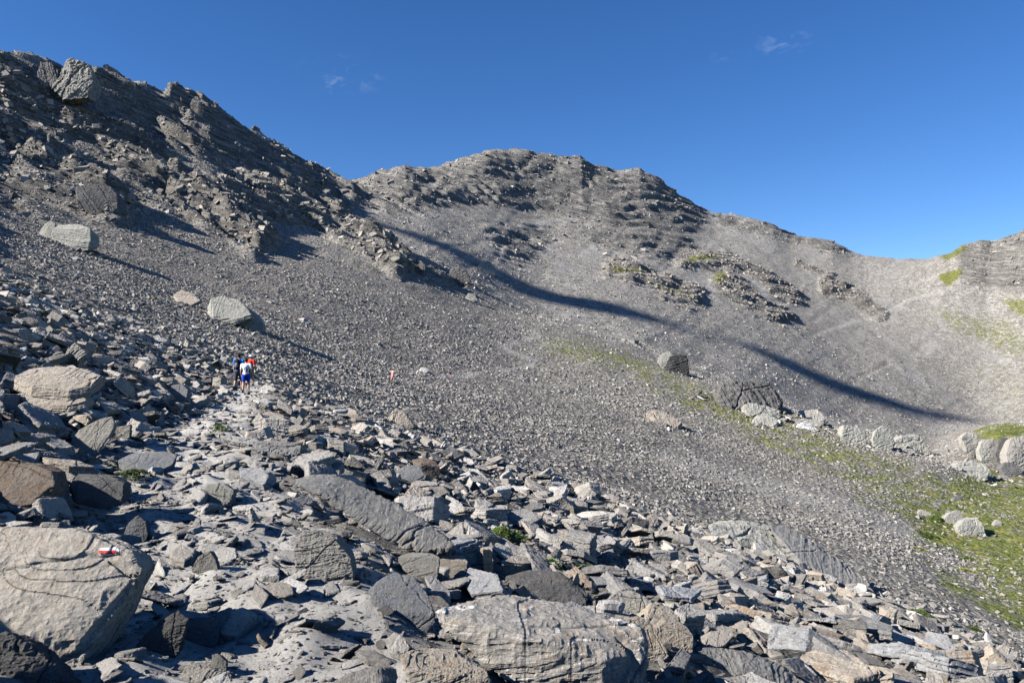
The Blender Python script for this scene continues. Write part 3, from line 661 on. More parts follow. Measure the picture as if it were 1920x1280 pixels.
LB = [
 ('slope_boulder','dark blocky boulder at the foot of the brown rib, left of three in a row','dark',(780,513),[(764,500,.1),(772,488,.2),(790,489,.3),(798,500,.1),(795,512,0),(770,511,-.05)]),
 ('slope_boulder','craggy dark boulder at the foot of the brown rib, middle of three in a row','dark',(865,535),[(840,520,.1),(845,503,.2),(860,498,.2),(875,508,.2),(884,530,.05),(870,538,0),(845,530,-.05)]),
 ('slope_boulder','pale boulder at the foot of the brown rib, right of three in a row','pale',(915,514),[(895,500,.1),(900,490,.2),(918,489,.3),(930,503,.2),(928,513,.05),(915,512,-.02),(900,508,-.05)]),
 ('slope_boulder','small pale boulder alone on the dark scree below the three boulders in a row','pale',(882,564),[(872,558,.1),(878,550,.2),(890,551,.3),(895,562,.1),(880,564,-.05)]),
 ('dark_rock','thin dark slab lying alone high on the middle scree','dark',(715,642),[(702,638,.1),(715,635,.3),(730,638,.2),(728,642,0),(705,642,-.05)]),
 ('white_boulder','bright white boulder on the middle scree between the distant hikers','white',(793,698),[(786,694,.1),(789,689,.2),(798,689,.3),(803,694,.2),(800,699,0),(789,698,-.05)]),
 ('rib_crag','pale knobby crag at the upper end of the grassy rib','pale',(1250,690),[(1234,676,.1),(1240,664,.2),(1255,658,.25),(1262,668,.1),(1258,684,0),(1240,684,-.05)]),
 ('rib_crag','black faced crag on the grassy rib beside the pale knobby crag','black',(1278,702),[(1248,688,.05),(1256,668,.12),(1275,662,.15),(1288,665,.2),(1292,692,.1),(1282,704,0),(1258,696,-.02)]),
 ('dark_cliff','wide dark cliff with vertical ribs on the grassy rib','dark',(1410,770),[(1345,745,.0),(1352,722,.1),(1372,714,.15),(1400,720,.2),(1420,715,.2),(1445,718,.2),(1460,740,.15),(1466,755,.1),(1455,768,.0),(1400,765,-.1),(1370,760,-.1)]),
 ('pale_boulder','long pale boulder directly below the wide dark cliff','pale',(1430,785),[(1392,762,.1),(1405,756,.2),(1440,760,.25),(1462,770,.15),(1464,782,.05),(1440,779,-.05),(1405,775,-.05)]),
 ('pale_boulder','low pale slab in front of the long pale boulder below the dark cliff','pale',(1435,798),[(1412,788,.1),(1420,780,.3),(1450,781,.3),(1460,790,.1),(1450,797,-.05),(1420,796,-.05)]),
 ('pale_boulder','bright pale boulder right of the shadowed gap at the dark cliff foot','white',(1510,805),[(1495,798,.1),(1505,790,.2),(1520,794,.3),(1535,806,.1),(1515,808,-.05)]),
 ('pale_boulder','mossy round boulder above the bright pale boulder right of the cliff','pale',(1515,796),[(1490,792,.1),(1505,784,.2),(1525,785,.3),(1540,796,.1),(1515,798,-.05)]),
 ('pale_boulder','jumbled grey boulder between the dark cliff and the three big pale boulders','granite',(1530,790),[(1480,780,.1),(1500,770,.2),(1530,768,.3),(1552,784,.1),(1530,792,-.05)]),
 ('pale_boulder','large rounded pale boulder, left of the three big ones on the rib','pale',(1610,832),[(1578,812,.0),(1582,795,.1),(1598,800,.3),(1625,806,.3),(1638,820,.1),(1625,834,-.05),(1590,826,-.05)]),
 ('pale_boulder','tall peaked pale boulder, middle of the three big ones on the rib','pale',(1660,842),[(1636,824,.0),(1644,805,.2),(1655,797,.3),(1670,806,.3),(1678,828,.1),(1670,842,0),(1645,838,-.05)]),
 ('pale_boulder','wide pale boulder with dark right side, right of the three big ones','pale',(1715,848),[(1676,830,.05),(1690,815,.2),(1720,816,.3),(1740,832,.2),(1748,848,.05),(1715,848,-.05),(1680,842,-.05)]),
 ('pale_boulder','smooth domed pale boulder split by a crack near the right edge','pale',(1820,892),[(1785,878,.0),(1797,866,.2),(1822,861,.35),(1845,868,.3),(1856,880,.1),(1848,891,0),(1800,890,-.08)]),
 ('pale_boulder','upper pale boulder of the pair on the green meadow at right','pale',(1790,982),[(1770,972,.05),(1782,959,.25),(1800,957,.35),(1807,970,.15),(1795,982,-.02),(1775,980,-.05)]),
 ('pale_boulder','lower cracked pale boulder of the pair on the green meadow at right','pale',(1820,1004),[(1795,988,.05),(1808,975,.25),(1830,968,.35),(1842,980,.2),(1846,994,.1),(1832,1004,0),(1805,1002,-.05)]),
 ('grey_boulder','small grey boulder left of the pair on the green meadow','granite',(1735,968),[(1720,962,.1),(1728,954,.3),(1745,960,.2),(1748,969,0),(1725,969,-.05)]),
 ('grey_boulder','small dark boulder above the pair on the green meadow','dark',(1798,938),[(1788,932,.1),(1796,927,.3),(1804,932,.1),(1801,938,-.05),(1790,937,-.05)]),
 ('grey_boulder','small pale boulder just right of the pair on the green meadow','granite',(1870,986),[(1862,982,.1),(1870,973,.3),(1878,978,.1),(1878,986,0),(1864,986,-.05)]),
 ('tan_rock','large pale streaked slab lying on the open scree above the layered boulder','tan',(1255,798),[(1213,776,.1),(1228,770,.3),(1255,778,.3),(1278,792,.1),(1270,799,-.03),(1235,790,-.05)]),
 ('tan_boulder','yellowish lichened rock standing above the jumbled slabs right of the hikers','tan',(755,798),[(728,780,.1),(738,768,.2),(755,770,.25),(770,785,.2),(775,797,.05),(752,798,-.05),(735,790,-.05)]),
 ('white_stone','small bright white stone in the moss near the bottom right corner','white',(1853,1205),[(1848,1195,.1),(1850,1185,.1),(1856,1190,.2),(1860,1203,.05),(1850,1206,-.05)]),
 ('meadow_crag','broken grey crag under the turf shelf at the right edge, left knob','granite',(1835,862),[(1803,820,.1),(1812,808,.3),(1830,812,.3),(1842,830,.2),(1846,852,.05),(1832,860,-.02),(1812,842,-.05)]),
 ('meadow_crag','rounded pale knob of the crag under the turf shelf, second from the left','pale',(1862,868),[(1835,845,.1),(1842,825,.3),(1862,822,.3),(1876,840,.2),(1874,862,.05),(1858,868,-.02),(1840,860,-.05)]),
 ('meadow_crag','jagged dark gap stone in the crag under the turf shelf','dark',(1880,875),[(1866,850,.1),(1874,822,.3),(1888,818,.3),(1896,840,.2),(1892,872,0),(1872,870,-.05)]),
 ('meadow_crag','upright grey crag knob cut off by the right edge of the photo','granite',(1905,884),[(1886,850,.1),(1896,822,.3),(1925,816,.3),(1945,830,.3),(1940,880,.1),(1910,884,-.03),(1890,872,-.05)]),
 ('meadow_crag','low dark block at the foot of the crag by the right edge','dark',(1895,892),[(1876,878,.1),(1884,866,.3),(1905,868,.3),(1918,882,.1),(1905,893,-.03),(1884,890,-.05)]),
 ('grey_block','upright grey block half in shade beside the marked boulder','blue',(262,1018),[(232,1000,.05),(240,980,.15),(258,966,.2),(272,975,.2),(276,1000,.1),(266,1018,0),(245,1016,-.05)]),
 ('leaning_boulder','pale wrinkled boulder leaning right of the huge quartz banded boulder','tan',(1200,1232),[(1160,1180,.1),(1172,1158,.2),(1205,1155,.3),(1228,1180,.2),(1252,1222,.05),(1225,1235,0),(1180,1215,-.05)]),
 ('rounded_boulder','rounded grey boulder behind the pale wrinkled one at lower right','granite',(1180,1152),[(1138,1130,.1),(1155,1112,.25),(1190,1108,.35),(1222,1125,.2),(1222,1148,.05),(1185,1155,-.05)]),
 ('leaning_boulder','light boulder with folded layers right of the pale wrinkled one','tan',(1280,1222),[(1225,1180,.1),(1245,1162,.3),(1285,1172,.3),(1300,1190,.2),(1298,1220,.0),(1262,1215,-.05)]),
 ('broad_rock','long light grey slab at the bottom edge, right of centre','grey',(1430,1290),[(1308,1220,.1),(1330,1212,.2),(1400,1228,.2),(1480,1255,.15),(1520,1290,.0),(1420,1300,-.05),(1340,1262,-.05)]),
 ('broad_rock','grey slab with a rusty edge at the bottom, left of the banded boulder','tan',(830,1275),[(750,1225,.1),(770,1218,.25),(850,1222,.25),(910,1255,.1),(920,1275,.0),(850,1262,-.04),(765,1255,-.04)]),
 ('pale_stone','small pale pointed stone in the dust at the bottom left','pale',(405,1258),[(395,1250,.1),(398,1225,.2),(412,1228,.25),(425,1240,.2),(424,1256,0),(405,1258,-.05)]),
 ('pale_stone','wide pale stone partly in shade at the bottom edge','granite',(380,1285),[(335,1275,.1),(350,1248,.3),(385,1250,.3),(425,1262,.2),(440,1285,0),(370,1295,-.05)]),
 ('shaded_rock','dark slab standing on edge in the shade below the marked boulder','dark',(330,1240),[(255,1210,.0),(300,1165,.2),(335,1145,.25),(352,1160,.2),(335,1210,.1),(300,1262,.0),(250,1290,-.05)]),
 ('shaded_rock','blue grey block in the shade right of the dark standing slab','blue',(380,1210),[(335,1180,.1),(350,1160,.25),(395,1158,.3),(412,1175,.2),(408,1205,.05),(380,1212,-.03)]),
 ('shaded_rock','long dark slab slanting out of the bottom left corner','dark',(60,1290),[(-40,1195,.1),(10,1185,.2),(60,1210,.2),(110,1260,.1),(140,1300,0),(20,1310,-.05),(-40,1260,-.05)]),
 ('path_boulder','pointed grey boulder in the middle of the path','granite',(385,1072),[(360,1066,.0),(372,1045,.2),(392,1030,.3),(403,1048,.2),(408,1068,.05),(385,1074,-.05)]),
 ('path_boulder','rounded cracked pale boulder at the right side of the path','pale',(405,945),[(376,925,.1),(390,910,.3),(420,908,.35),(440,922,.2),(432,938,.05),(405,945,-.05)]),
]
for i, (nm, lb, kd, base, pts) in enumerate(LB):
    wpx = max(p[0] for p in pts)-min(p[0] for p in pts)
    kw = {}
    if nm == 'dark_cliff': kw = dict(sn=(.9, .1, .3), amp=.03, lam=.06)
    if '_rock' in nm and nm != 'shaded_rock': kw = dict(sn=(-.3, -.35, .9))
    boulder(nm, lb, kd, base, pts, .3 if '_rock' in nm else .5, 50+i, 90 if wpx > 120 else 60, rough=.03, cat='boulder', **kw)
# two boulders added out of frame to shade the marked boulder and the path
def free_rock(name, label, kind, loc, dims, seed, rot=0):
    r = random.Random(seed); bm = hull_bm(rock_pts(r, 1, dims[1]/dims[0], dims[2]/dims[0], 8)); me = remeshed(bm, .02)
    chisel(me, seed, (.2, .1, 1), .04, .06, .02); sharp(me); me.materials.clear(); me.materials.append(MB[kind]); me.name = name
    o = link(name, me); o.location = loc; o.scale = (dims[0],)*3; o.rotation_euler = (0, 0, rot); tag(o, label, 'boulder'); placed.append((*loc, dims[0]*.4)); return o
free_rock('shade_boulder', 'tall unseen boulder added left of the marked boulder to shade it', 'grey', (-3.95, 3.8, .28), (.9, .8, 1.35), 301, .3)
free_rock('shade_boulder', 'lower unseen boulder added to shade the bottom left corner', 'dark', (-3.25, 3.0, .35), (.9, .8, 1.25), 302, 1.2)

# unseen spire added off frame, shaped so its broken shadow crosses the far bowl
bm = bmesh.new(); prev = None; rs_ = random.Random(8)
for z_, w_, ox in ((-840, 190, 0), (-560, 110, 0), (-340, 56, 0), (-250, 36, 2), (-180, 22, 1), (-150, 11, -1), (-136, 8, 0), (-129, 24, 2), (-112, 38, 1), (-100, 34, -1), (-90, 18, 0), (-85, 6, 1), (-74, 4, 0), (-66, 6, -1), (-60, 18, 0), (-48, 27, 1), (-36, 22, 0), (-22, 14, 2), (-10, 9, 1), (0, 3, 1)):
    ring = [bm.verts.new((ox+w_*.5*math.cos(a_)*rs_.uniform(.8, 1.2), w_*.5*math.sin(a_)*rs_.uniform(.8, 1.2), z_)) for a_ in [k_*math.pi/5 for k_ in range(10)]]
    if prev is None: bm.faces.new(list(reversed(ring)))
    else:
        for k_ in range(10): bm.faces.new((prev[k_], prev[(k_+1) % 10], ring[(k_+1) % 10], ring[k_]))
    prev = ring
bm.faces.new(prev)
me = remeshed(bm, 1.6); c_ = co_of(me); n_ = no_of(me); c_ += n_*(2.2*vnoise(c_[:, 0]/9, c_[:, 1]/9, c_[:, 2]/9, seed=4)+1.4*vnoise(c_[:, 0]/3, c_[:, 1]/3, c_[:, 2]/4, seed=5))[:, None]
me.vertices.foreach_set('co', c_.astype(np.float32).ravel()); me.materials.clear(); me.materials.append(M_crag); sp = link('shadow_spire', me); sp['kind'] = 'structure'
q = Vector((312, 499, -45))+sdir*1400; sp.location = q; sp.rotation_euler = (0, 0, R(-20))
# trail mark painted on the marked boulder
def bvh_of(o):
    me = o.data; mw = Matrix.Translation(o.location) @ Matrix.Diagonal((*o.scale, 1))
    return BVHTree.FromPolygons([mw @ v.co for v in me.vertices], [tuple(p.vertices) for p in me.polygons])
def paint_patch(name, parent, tree, corners, nx, ny, mat, lift, jag):
    (x0, y0), (x1, y1), (x2, y2), (x3, y3) = corners; vs = []; eye = Vector((0, 0, EYE)); grid = {}
    rr = random.Random(len(name))
    for j in range(ny+1):
        for i in range(nx+1):
            a, b = i/nx, j/ny
            px = (x0*(1-a)+x1*a)*(1-b)+(x3*(1-a)+x2*a)*b; py = (y0*(1-a)+y1*a)*(1-b)+(y3*(1-a)+y2*a)*b
            if i in (0, nx): px += rr.uniform(-jag, jag)
            if j in (0, ny): py += rr.uniform(-jag, jag)*.5
            d = (P(px, py, 4)-eye).normalized(); hit = tree.ray_cast(eye, d)
            if hit[0] is not None: grid[(i, j)] = len(vs); vs.append(hit[0]+hit[1]*lift*(1 if hit[1].dot(d) < 0 else -1))
    fs = [(grid[(i, j)], grid[(i, j+1)], grid[(i+1, j+1)], grid[(i+1, j)]) for j in range(ny) for i in range(nx) if all(k in grid for k in ((i, j), (i, j+1), (i+1, j+1), (i+1, j)))]
    if not fs: return
    inv = (Matrix.Translation(parent.location) @ Matrix.Diagonal((*parent.scale, 1))).inverted()
    me = mesh_np(name, [tuple(inv @ v) for v in vs], fs, mat); return link(name, me, parent)
wp = plain('white_trail_paint', (.55, .55, .53), .85, 40, .35); rp = plain('red_trail_paint', (.5, .06, .045), .85, 60, .35)
tr = bvh_of(marked)
paint_patch('white_paint', marked, tr, [(187,1027),(222,1026),(223,1040),(187,1041)], 26, 10, wp, .003, 1.0)
paint_patch('red_paint', marked, tr, [(186,1033),(219,1032),(219,1037),(186,1038)], 26, 6, rp, .008, .7)

# ------------------------------------------------------------------ loose stones
def rot_euler(n, spin):
    n = n/np.linalg.norm(n, axis=1)[:, None]
    t = np.stack([np.cos(spin), np.sin(spin), 0*spin], 1); t -= n*(t*n).sum(1)[:, None]; t /= np.linalg.norm(t, axis=1)[:, None]
    b = np.cross(n, t)
    return np.stack([np.arctan2(b[:, 2], n[:, 2]), -np.arcsin(np.clip(t[:, 2], -1, 1)), np.arctan2(t[:, 1], t[:, 0])], 1)
inrange = (PXg > -330) & (PXg < 2250)
vdir = V-np.array([0, 0, EYE]); vdir /= np.linalg.norm(vdir, axis=-1)[..., None]
patch = vnoise(XX/9, YYg/9, seed=31)*.6+vnoise(XX/3.1, YYg/3.1, seed=32)*.4
def sample(dens, s0, s1, power, tilt, lift, nsplit, sq=(.5, 1.5), flat=.35):
    w = (dens*area*inrange); tot = w.sum(); N = int(tot); cs = np.cumsum(w.ravel()); k = np.searchsorted(cs, rng.random(N)*cs[-1]); k = np.minimum(k, w.size-1)
    j, i = np.unravel_index(k, w.shape); j = np.minimum(j, NR-2); i = np.minimum(i, NC-2)
    a = rng.random(N)[:, None]; b = rng.random(N)[:, None]
    p = V[j, i]*(1-a)*(1-b)+V[j, i+1]*a*(1-b)+V[j+1, i]*(1-a)*b+V[j+1, i+1]*a*b
    u = rng.random(N); L = s0*(s1/s0)**(u**power)
    n = NNs[j, i]*(1-flat)+np.array([0, 0, 1.])*flat+rng.normal(0, 1, (N, 3))*tilt*(1+1.5*(rng.random(N) < .12))[:, None]
    n[:, 2] = np.maximum(n[:, 2], .12)
    rot = rot_euler(n, rng.random(N)*6.283)
    sc = L[:, None]*np.stack([np.ones(N), rng.uniform(.75, 1.2, N), rng.uniform(sq[0], sq[1], N)], 1)
    p = p+np.array([0, 0, 1.])*(L*lift*rng.uniform(-.3, 1, N))[:, None]
    return dict(p=p, rot=rot, sc=sc, L=L, id=rng.integers(0, nsplit, N), j=j, i=i)
def keep(d, m): return {k: v[m] for k, v in d.items()}
def clear_of(d, f=1.0):
    m = np.ones(len(d['p']), bool)
    for X, Y, z, r in placed:
        if Y > 60: continue
        q = (d['p'][:, 0]-X)**2+(d['p'][:, 1]-Y)**2 < (r*f+d['L']*.38)**2; m &= ~q
    return keep(d, m)
offa = 1-np.exp(-((XX-trail_x(YYg))/np.interp(YYg, [0, 9, 16, 40], [1.75, 1.75, 1.3, .9]))**6)*(YYg < 50)
offp = 1-np.exp(-((XX-trail_x(YYg)+.25*vnoise(XX/1.1, YYg/1.1, seed=80))/np.interp(YYg, [0, 9, 16, 40], [1.35, 1.3, 1.0, .7]))**4)*(YYg < 50)*(.75+.25*sstep(-.2, .3, vnoise(XX/.9, YYg/.9, seed=81)))       # 0 on the path
gfree = 1-np.clip(grass, 0, 1)*.75
for px_, py_, r_ in ((948,1012,.36),(975,1042,.28),(1035,1062,.12),(1112,1078,.2),(248,898,.2),(208,885,.1),(461,742,.3),(447,738,.3)):
    Y_ = ground_hit(px_, py_); q_ = P(px_, py_, Y_); placed.append((q_.x, q_.y, q_.z, r_))
dA = sample((8.5+4.5*patch).clip(2.)*(.006+.994*offa)*(YYg > 3.0)*(YYg < 55)*gfree, .24, 1.1, 1.9, .30, .22, 16, (.8, 1.7))
dA = clear_of(dA, 1.0)
dB = clear_of(sample(np.where(YYg < 26, 24., 12.)*(1+.5*patch)*(.06+.94*offp)*(YYg > 2.0)*(YYg < 60)*gfree, .10, .40, 1.5, .36, .22, 14, (.7, 2.2)), .8)
dC = clear_of(sample(110.*(.06+.94*offp)*(YYg > 1.3)*(YYg < 16), .02, .13, 1.5, .35, .05, 14, (.8, 2.2)), .7)
onp = np.exp(-((XX-trail_x(YYg))/np.interp(YYg, [0, 9, 16, 40], [1.9, 1.8, 1.4, 1.0]))**4)*(YYg < 48)*(YYg > 1.5)
dT = clear_of(sample(onp*np.interp(YYg, [0, 12, 48], [95, 60, 18])*(.3+sstep(-.3, .35, vnoise(XX/.7, YYg/.7, seed=36))), .03, .42, 1.9, .26, .04, 14, (.7, 1.7)), .7)
dU = sample(onp*420.*(YYg < 10)*(YYg > 2.2), .012, .06, 1.4, .35, .1, 14, (.8, 2.)); dT = {k_: np.concatenate([dT[k_], dU[k_]]) for k_ in dT}
fdet = (1-.93*path)*gfree
strm = .45+.95*sstep(-.35, .3, vnoise((XX*.35+YYg)/11., (XX-.35*YYg)/60., seed=33)+.5*vnoise((XX*.35+YYg)/4., (XX-.35*YYg)/30., seed=34))
dD = sample(10.*(1+.9*patch).clip(.15)*(YYg > 45)*(YYg < 150)*fdet*(1-.5*dark)*(1-sstep(100, 165, YYg)*.4)*strm, .12, .72, 2.4, .42, .1, 10, (.45, 1.3))
dE = sample(1.2*(1+.9*patch).clip(.1)*(YYg > 140)*(YYg < 330)*fdet*(1-.6*dark)*strm, .3, 1.2, 2.4, .42, .08, 10, (.45, 1.3))
dF = sample((.15*cliff*(brown < .12)*(YYg > 90)+.3*cliff*(brown < .12)*(YYg > 60)*(YYg < 260)+.004)*(YYg > 90)*(YYg < 1000), .6, 3.2, 2.8, .35, .0, 10, (.5, 1.2), .0)
dP = sample((.02*cliff*(brown < .12))*(YYg > 380)*(YYg < 1000), 2.0, 8., 2.0, .3, -.08, 10, (.35, .8), .6)
dH = sample((.22*(brown > .2)*(YYg > 300)+.3*(brown > .12)*(YYg <= 300))*(YYg > 60)*(YYg < 1000), .8, 4.5, 2.2, .4, -.05, 10, (.5, 1.2), .3)
dK = sample(.10*(1+.9*patch).clip(.1)*(YYg > 300)*(YYg < 560)*(1-cliff)*fdet, .6, 2.2, 2.4, .5, .1, 10, (.6, 1.5))

# the biggest loose slabs in view are objects of their own
hitc = {}
pxA = CX+F*dA['p'][:, 0]/dA['p'][:, 1]; pyA = HY-F*(dA['p'][:, 2]-EYE)/dA['p'][:, 1]
size = dA['L']*F/dA['p'][:, 1]
order = np.argsort(-size); pick = []
for k in order:
    if not (-10 < pxA[k] < 1930 and 500 < pyA[k] < 1290): continue
    h = ground_hit(pxA[k], pyA[k]-3)
    if h is None or h < dA['p'][k, 1]*.93: continue
    pick.append(k)
    if len(pick) >= 240: break
LM = [((215,1090),'the marked boulder'),((700,960),'the long dark slab'),((1010,1200),'the quartz banded boulder'),((950,1010),'the leafy green plant'),((1430,1030),'the wide layered boulder'),((460,705),'the three hikers'),((110,725),'the two stacked slabs'),((280,865),'the flat slab in the path'),((175,815),'the propped up pale slab'),((800,875),'the box shaped block'),((755,783),'the yellowish lichened rock'),((40,910),'the layered block at the left edge'),((1200,1195),'the pale wrinkled boulder'),((605,1040),'the knobbly speckled boulder'),((1660,1130),'the mossy strip at lower right')]
COLW = [(0, 'dark grey'), (.2, 'mid grey'), (.45, 'light grey'), (.62, 'tan grey'), (.74, 'brownish')]
mats_ind = [('charcoal', rock_material('charcoal_rock', const_stops((.13, .13, .132)), 1, .2, bumpd=.05)), ('mid grey', rock_material('mid_grey_rock', const_stops((.21, .205, .20)), 1, .3, bumpd=.05)),
  ('light grey', rock_material('light_grey_rock', const_stops((.31, .30, .28)), 1, .3, bumpd=.05)), ('tan', rock_material('tan_rock', const_stops((.34, .285, .22)), 1, .6, bumpd=.05)), ('rusty brown', rock_material('rusty_rock', const_stops((.25, .175, .115)), 1, .8, bumpd=.05)), ('bluish grey', rock_material('bluish_rock', const_stops((.21, .225, .245)), 1, .2, bumpd=.05))]
rl = random.Random(5)
variants = {}
from collections import defaultdict
labs = defaultdict(list)
for k in pick:
    me0, b, c = HI[int(dA['id'][k])]
    ci = rl.choices(range(6), (2.2, 3, 3, 2, 1, 1.6))[0]
    key = (me0.name, ci)
    if key not in variants:
        m2 = me0.copy(); m2.materials.clear(); m2.materials.append(mats_ind[ci][1]); variants[key] = m2
    o = link('loose_rock', variants[key]); o.location = dA['p'][k]; o.rotation_euler = dA['rot'][k]; o.scale = dA['sc'][k]
    th = c*dA['sc'][k][2]/dA['L'][k]
    shp = 'thin' if th < .16 else 'blocky' if th > .34 else 'flat'
    d, (lp, ln_) = min(((math.hypot(pxA[k]-q[0][0], pyA[k]-q[0][1]), q) for q in LM), key=lambda t: t[0])
    dx, dy = pxA[k]-lp[0], pyA[k]-lp[1]
    rel = ('right of' if dx > 0 else 'left of') if abs(dx) > abs(dy)*1.2 else ('below' if dy > 0 else 'above')
    dist = 'close ' if d < 120 else '' if d < 260 else 'far '
    labs[(mats_ind[ci][0], shp, dist+rel, ln_)].append((o, size[k], pxA[k]))
for (cn, shp, rel, ln_), L_ in labs.items():
    L_.sort(key=lambda t: -t[1]); n = len(L_)
    for q, (o, s_, x_) in enumerate(L_):
        base = f'{cn} {shp} rock {rel} {ln_}'
        if n == 2: base = ('larger ' if q == 0 else 'smaller ')+base
        elif n > 2:
            base = (['largest ', 'second largest ', 'third largest ', 'fourth largest ', 'fifth largest ', 'sixth largest ', 'seventh largest ', 'eighth largest '][min(q, 7)])+base
        tag(o, base, 'rock', 'loose rocks of the near scree')
mk = np.ones(len(dA['p']), bool); mk[pick] = False; dA = keep(dA, mk)

def scatter(name, label, cat, d, coll, mat_override=None):
    me = bpy.data.meshes.new(name); N = len(d['p']); me.vertices.add(N); me.vertices.foreach_set('co', d['p'].astype(np.float32).ravel())
    a = me.attributes.new('rot', 'FLOAT_VECTOR', 'POINT'); a.data.foreach_set('vector', d['rot'].astype(np.float32).ravel())
    a = me.attributes.new('scl', 'FLOAT_VECTOR', 'POINT'); a.data.foreach_set('vector', d['sc'].astype(np.float32).ravel())
    a = me.attributes.new('pick', 'INT', 'POINT'); a.data.foreach_set('value', d['id'].astype(np.int32))
    o = link(name, me)
    g = bpy.data.node_groups.new(name, 'GeometryNodeTree')
    g.interface.new_socket('Geometry', in_out='INPUT', socket_type='NodeSocketGeometry'); g.interface.new_socket('Geometry', in_out='OUTPUT', socket_type='NodeSocketGeometry')
    gi = g.nodes.new('NodeGroupInput'); go = g.nodes.new('NodeGroupOutput'); ip = g.nodes.new('GeometryNodeInstanceOnPoints'); ci = g.nodes.new('GeometryNodeCollectionInfo')
    ci.inputs['Collection'].default_value = coll; ci.inputs['Separate Children'].default_value = True; ci.inputs['Reset Children'].default_value = True
    def na(nm, ty):
        x = g.nodes.new('GeometryNodeInputNamedAttribute'); x.data_type = ty; x.inputs['Name'].default_value = nm; return [s for s in x.outputs if s.enabled and s.name == 'Attribute'][0]
    er = g.nodes.new('FunctionNodeEulerToRotation')
    L = g.links.new
    L(gi.outputs[0], ip.inputs['Points']); L(ci.outputs[0], ip.inputs['Instance']); ip.inputs['Pick Instance'].default_value = True
    L(na('pick', 'INT'), ip.inputs['Instance Index']); L(na('rot', 'FLOAT_VECTOR'), er.inputs[0]); L(er.outputs[0], ip.inputs['Rotation']); L(na('scl', 'FLOAT_VECTOR'), ip.inputs['Scale'])
    L(ip.outputs[0], go.inputs[0])
    md = o.modifiers.new('scatter', 'NODES'); md.node_group = g
    tag(o, label, cat, kind='stuff'); print(name, N); return o
scatter('slab_scree', 'smaller grey schist slabs heaped beside the path', 'scree', dA, PC['hi'])
scatter('stone_scree', 'fist to foot sized broken stones filling the near slope', 'scree', dB, PC['mid'])
scatter('gravel', 'small chips and gravel between the nearest slabs and on the path', 'gravel', dC, PC['mid'])
scatter('path_stones', 'dusty pale stones trodden into the path', 'gravel', dT, PC['dust'])
scatter('middle_scree', 'grey stones covering the middle slope', 'scree', dD, PC['scree'])
scatter('far_scree', 'grey stones covering the distant slope', 'scree', dE, PC['scree'])
scatter('crag_blocks', 'angular blocks on the ribs and ridges', 'rubble', dF, PC['crag'])
q_ = []
for X_, Y_, z_, r_ in placed:
    if Y_ < 50 or Y_ > 400: continue
    m_ = 46; a_ = rng.random(m_)*6.283; d_ = r_*(.7+2.0*rng.random(m_)**1.5); x_ = X_+d_*np.cos(a_)+r_*.5; y_ = Y_+.8*d_*np.sin(a_); L_ = r_*rng.uniform(.08, .6, m_)**1.3*1.1
    q_.append(np.stack([x_, y_, TF.get(ZZ, x_, y_)+.15*L_, L_], 1))
q_ = np.concatenate(q_); m_ = len(q_); n_ = np.array([0, 0, 1.])+rng.normal(0, .45, (m_, 3)); n_[:, 2] = np.maximum(n_[:, 2], .15)
dQ = dict(p=q_[:, :3], rot=rot_euler(n_, rng.random(m_)*6.283), sc=q_[:, 3:4]*rng.uniform(.8, 1.3, (m_, 3)), id=rng.integers(0, 14, m_))
scatter('boulder_debris', 'broken stones lying round the boulders of the slope', 'rubble', dQ, PC['mid'])
scatter('peak_blocks', 'layered grey blocks and ledges on the summit face', 'rubble', dP, PC['crag'])
scatter('brown_blocks', 'brown angular blocks on the rusty outcrops', 'rubble', dH, PC['brown'])
scatter('bowl_scree', 'scattered blocks on the scree of the far bowl', 'scree', dK, PC['scree'])
#PART3
# ------------------------------------------------------------------ plants
def leafy(name, label, cat, px, py, rad, h, n, leaf, col1, seed, Y0=None, lift=.02, spread=(1, 1)):
    Y0 = Y0 or ground_hit(px, py); c = P(px, py, Y0); r = random.Random(seed); vs = []; fs = []
    for i in range(n):
        a = r.random()*6.283; q = math.sqrt(r.random())*rad; lobes = .65+.35*math.sin(a*3+seed)
        x = q*math.cos(a)*spread[0]*lobes; y = q*math.sin(a)*spread[1]*lobes
        gz_ = TF.z(c.x+x, c.y+y)-c.z
        z = gz_+h*(1-(q/rad)**2)*(.35+.65*r.random())+lift
        L = leaf*r.uniform(.6, 1.3); w = L*.42
        d = Vector((r.gauss(0, 1)+x/rad, r.gauss(0, 1)+y/rad, r.uniform(-.2, .9))).normalized(); s = d.cross(Vector((r.gauss(0, .4), r.gauss(0, .4), 1))).normalized(); u = s.cross(d)
        b = Vector((x, y, z)); k = len(vs)
        vs += [b, b+d*L*.45+s*w*.5+u*L*.06, b+d*L-u*L*.1, b+d*L*.45-s*w*.5+u*L*.06]; fs.append((k, k+1, k+2, k+3))
    me = mesh_np(name, [tuple(v) for v in vs], fs, col1); o = link(name, me); o.location = c; tag(o, label, cat); return o
def leafmat(name, a, b_):
    m, t, b = newmat(name); n = NB(t); tc = n.n('ShaderNodeTexCoord'); b.inputs['Roughness'].default_value = .6
    f = n.noise(tc.outputs['Object'], 14, 5, .8); n.lk(n.mix(n.mr(f, .35, .65), a, b_), b.inputs['Base Color']); return m
LG = leafmat('leaf_green', (.055, .11, .02), (.17, .22, .05)); LY = leafmat('moss_yellow', (.16, .19, .03), (.30, .31, .06)); LD = leafmat('leaf_dark_green', (.04, .07, .015), (.09, .12, .03))
LGp = leafmat('leaf_pale_green', (.10, .14, .04), (.26, .28, .10))
leafy('alpine_plant', 'leafy bright green cushion plant below the right end of the long slab', 'plant', 948, 1012, .40, .16, 1500, .05, LG, 1, spread=(1, 1.1), lift=.04)
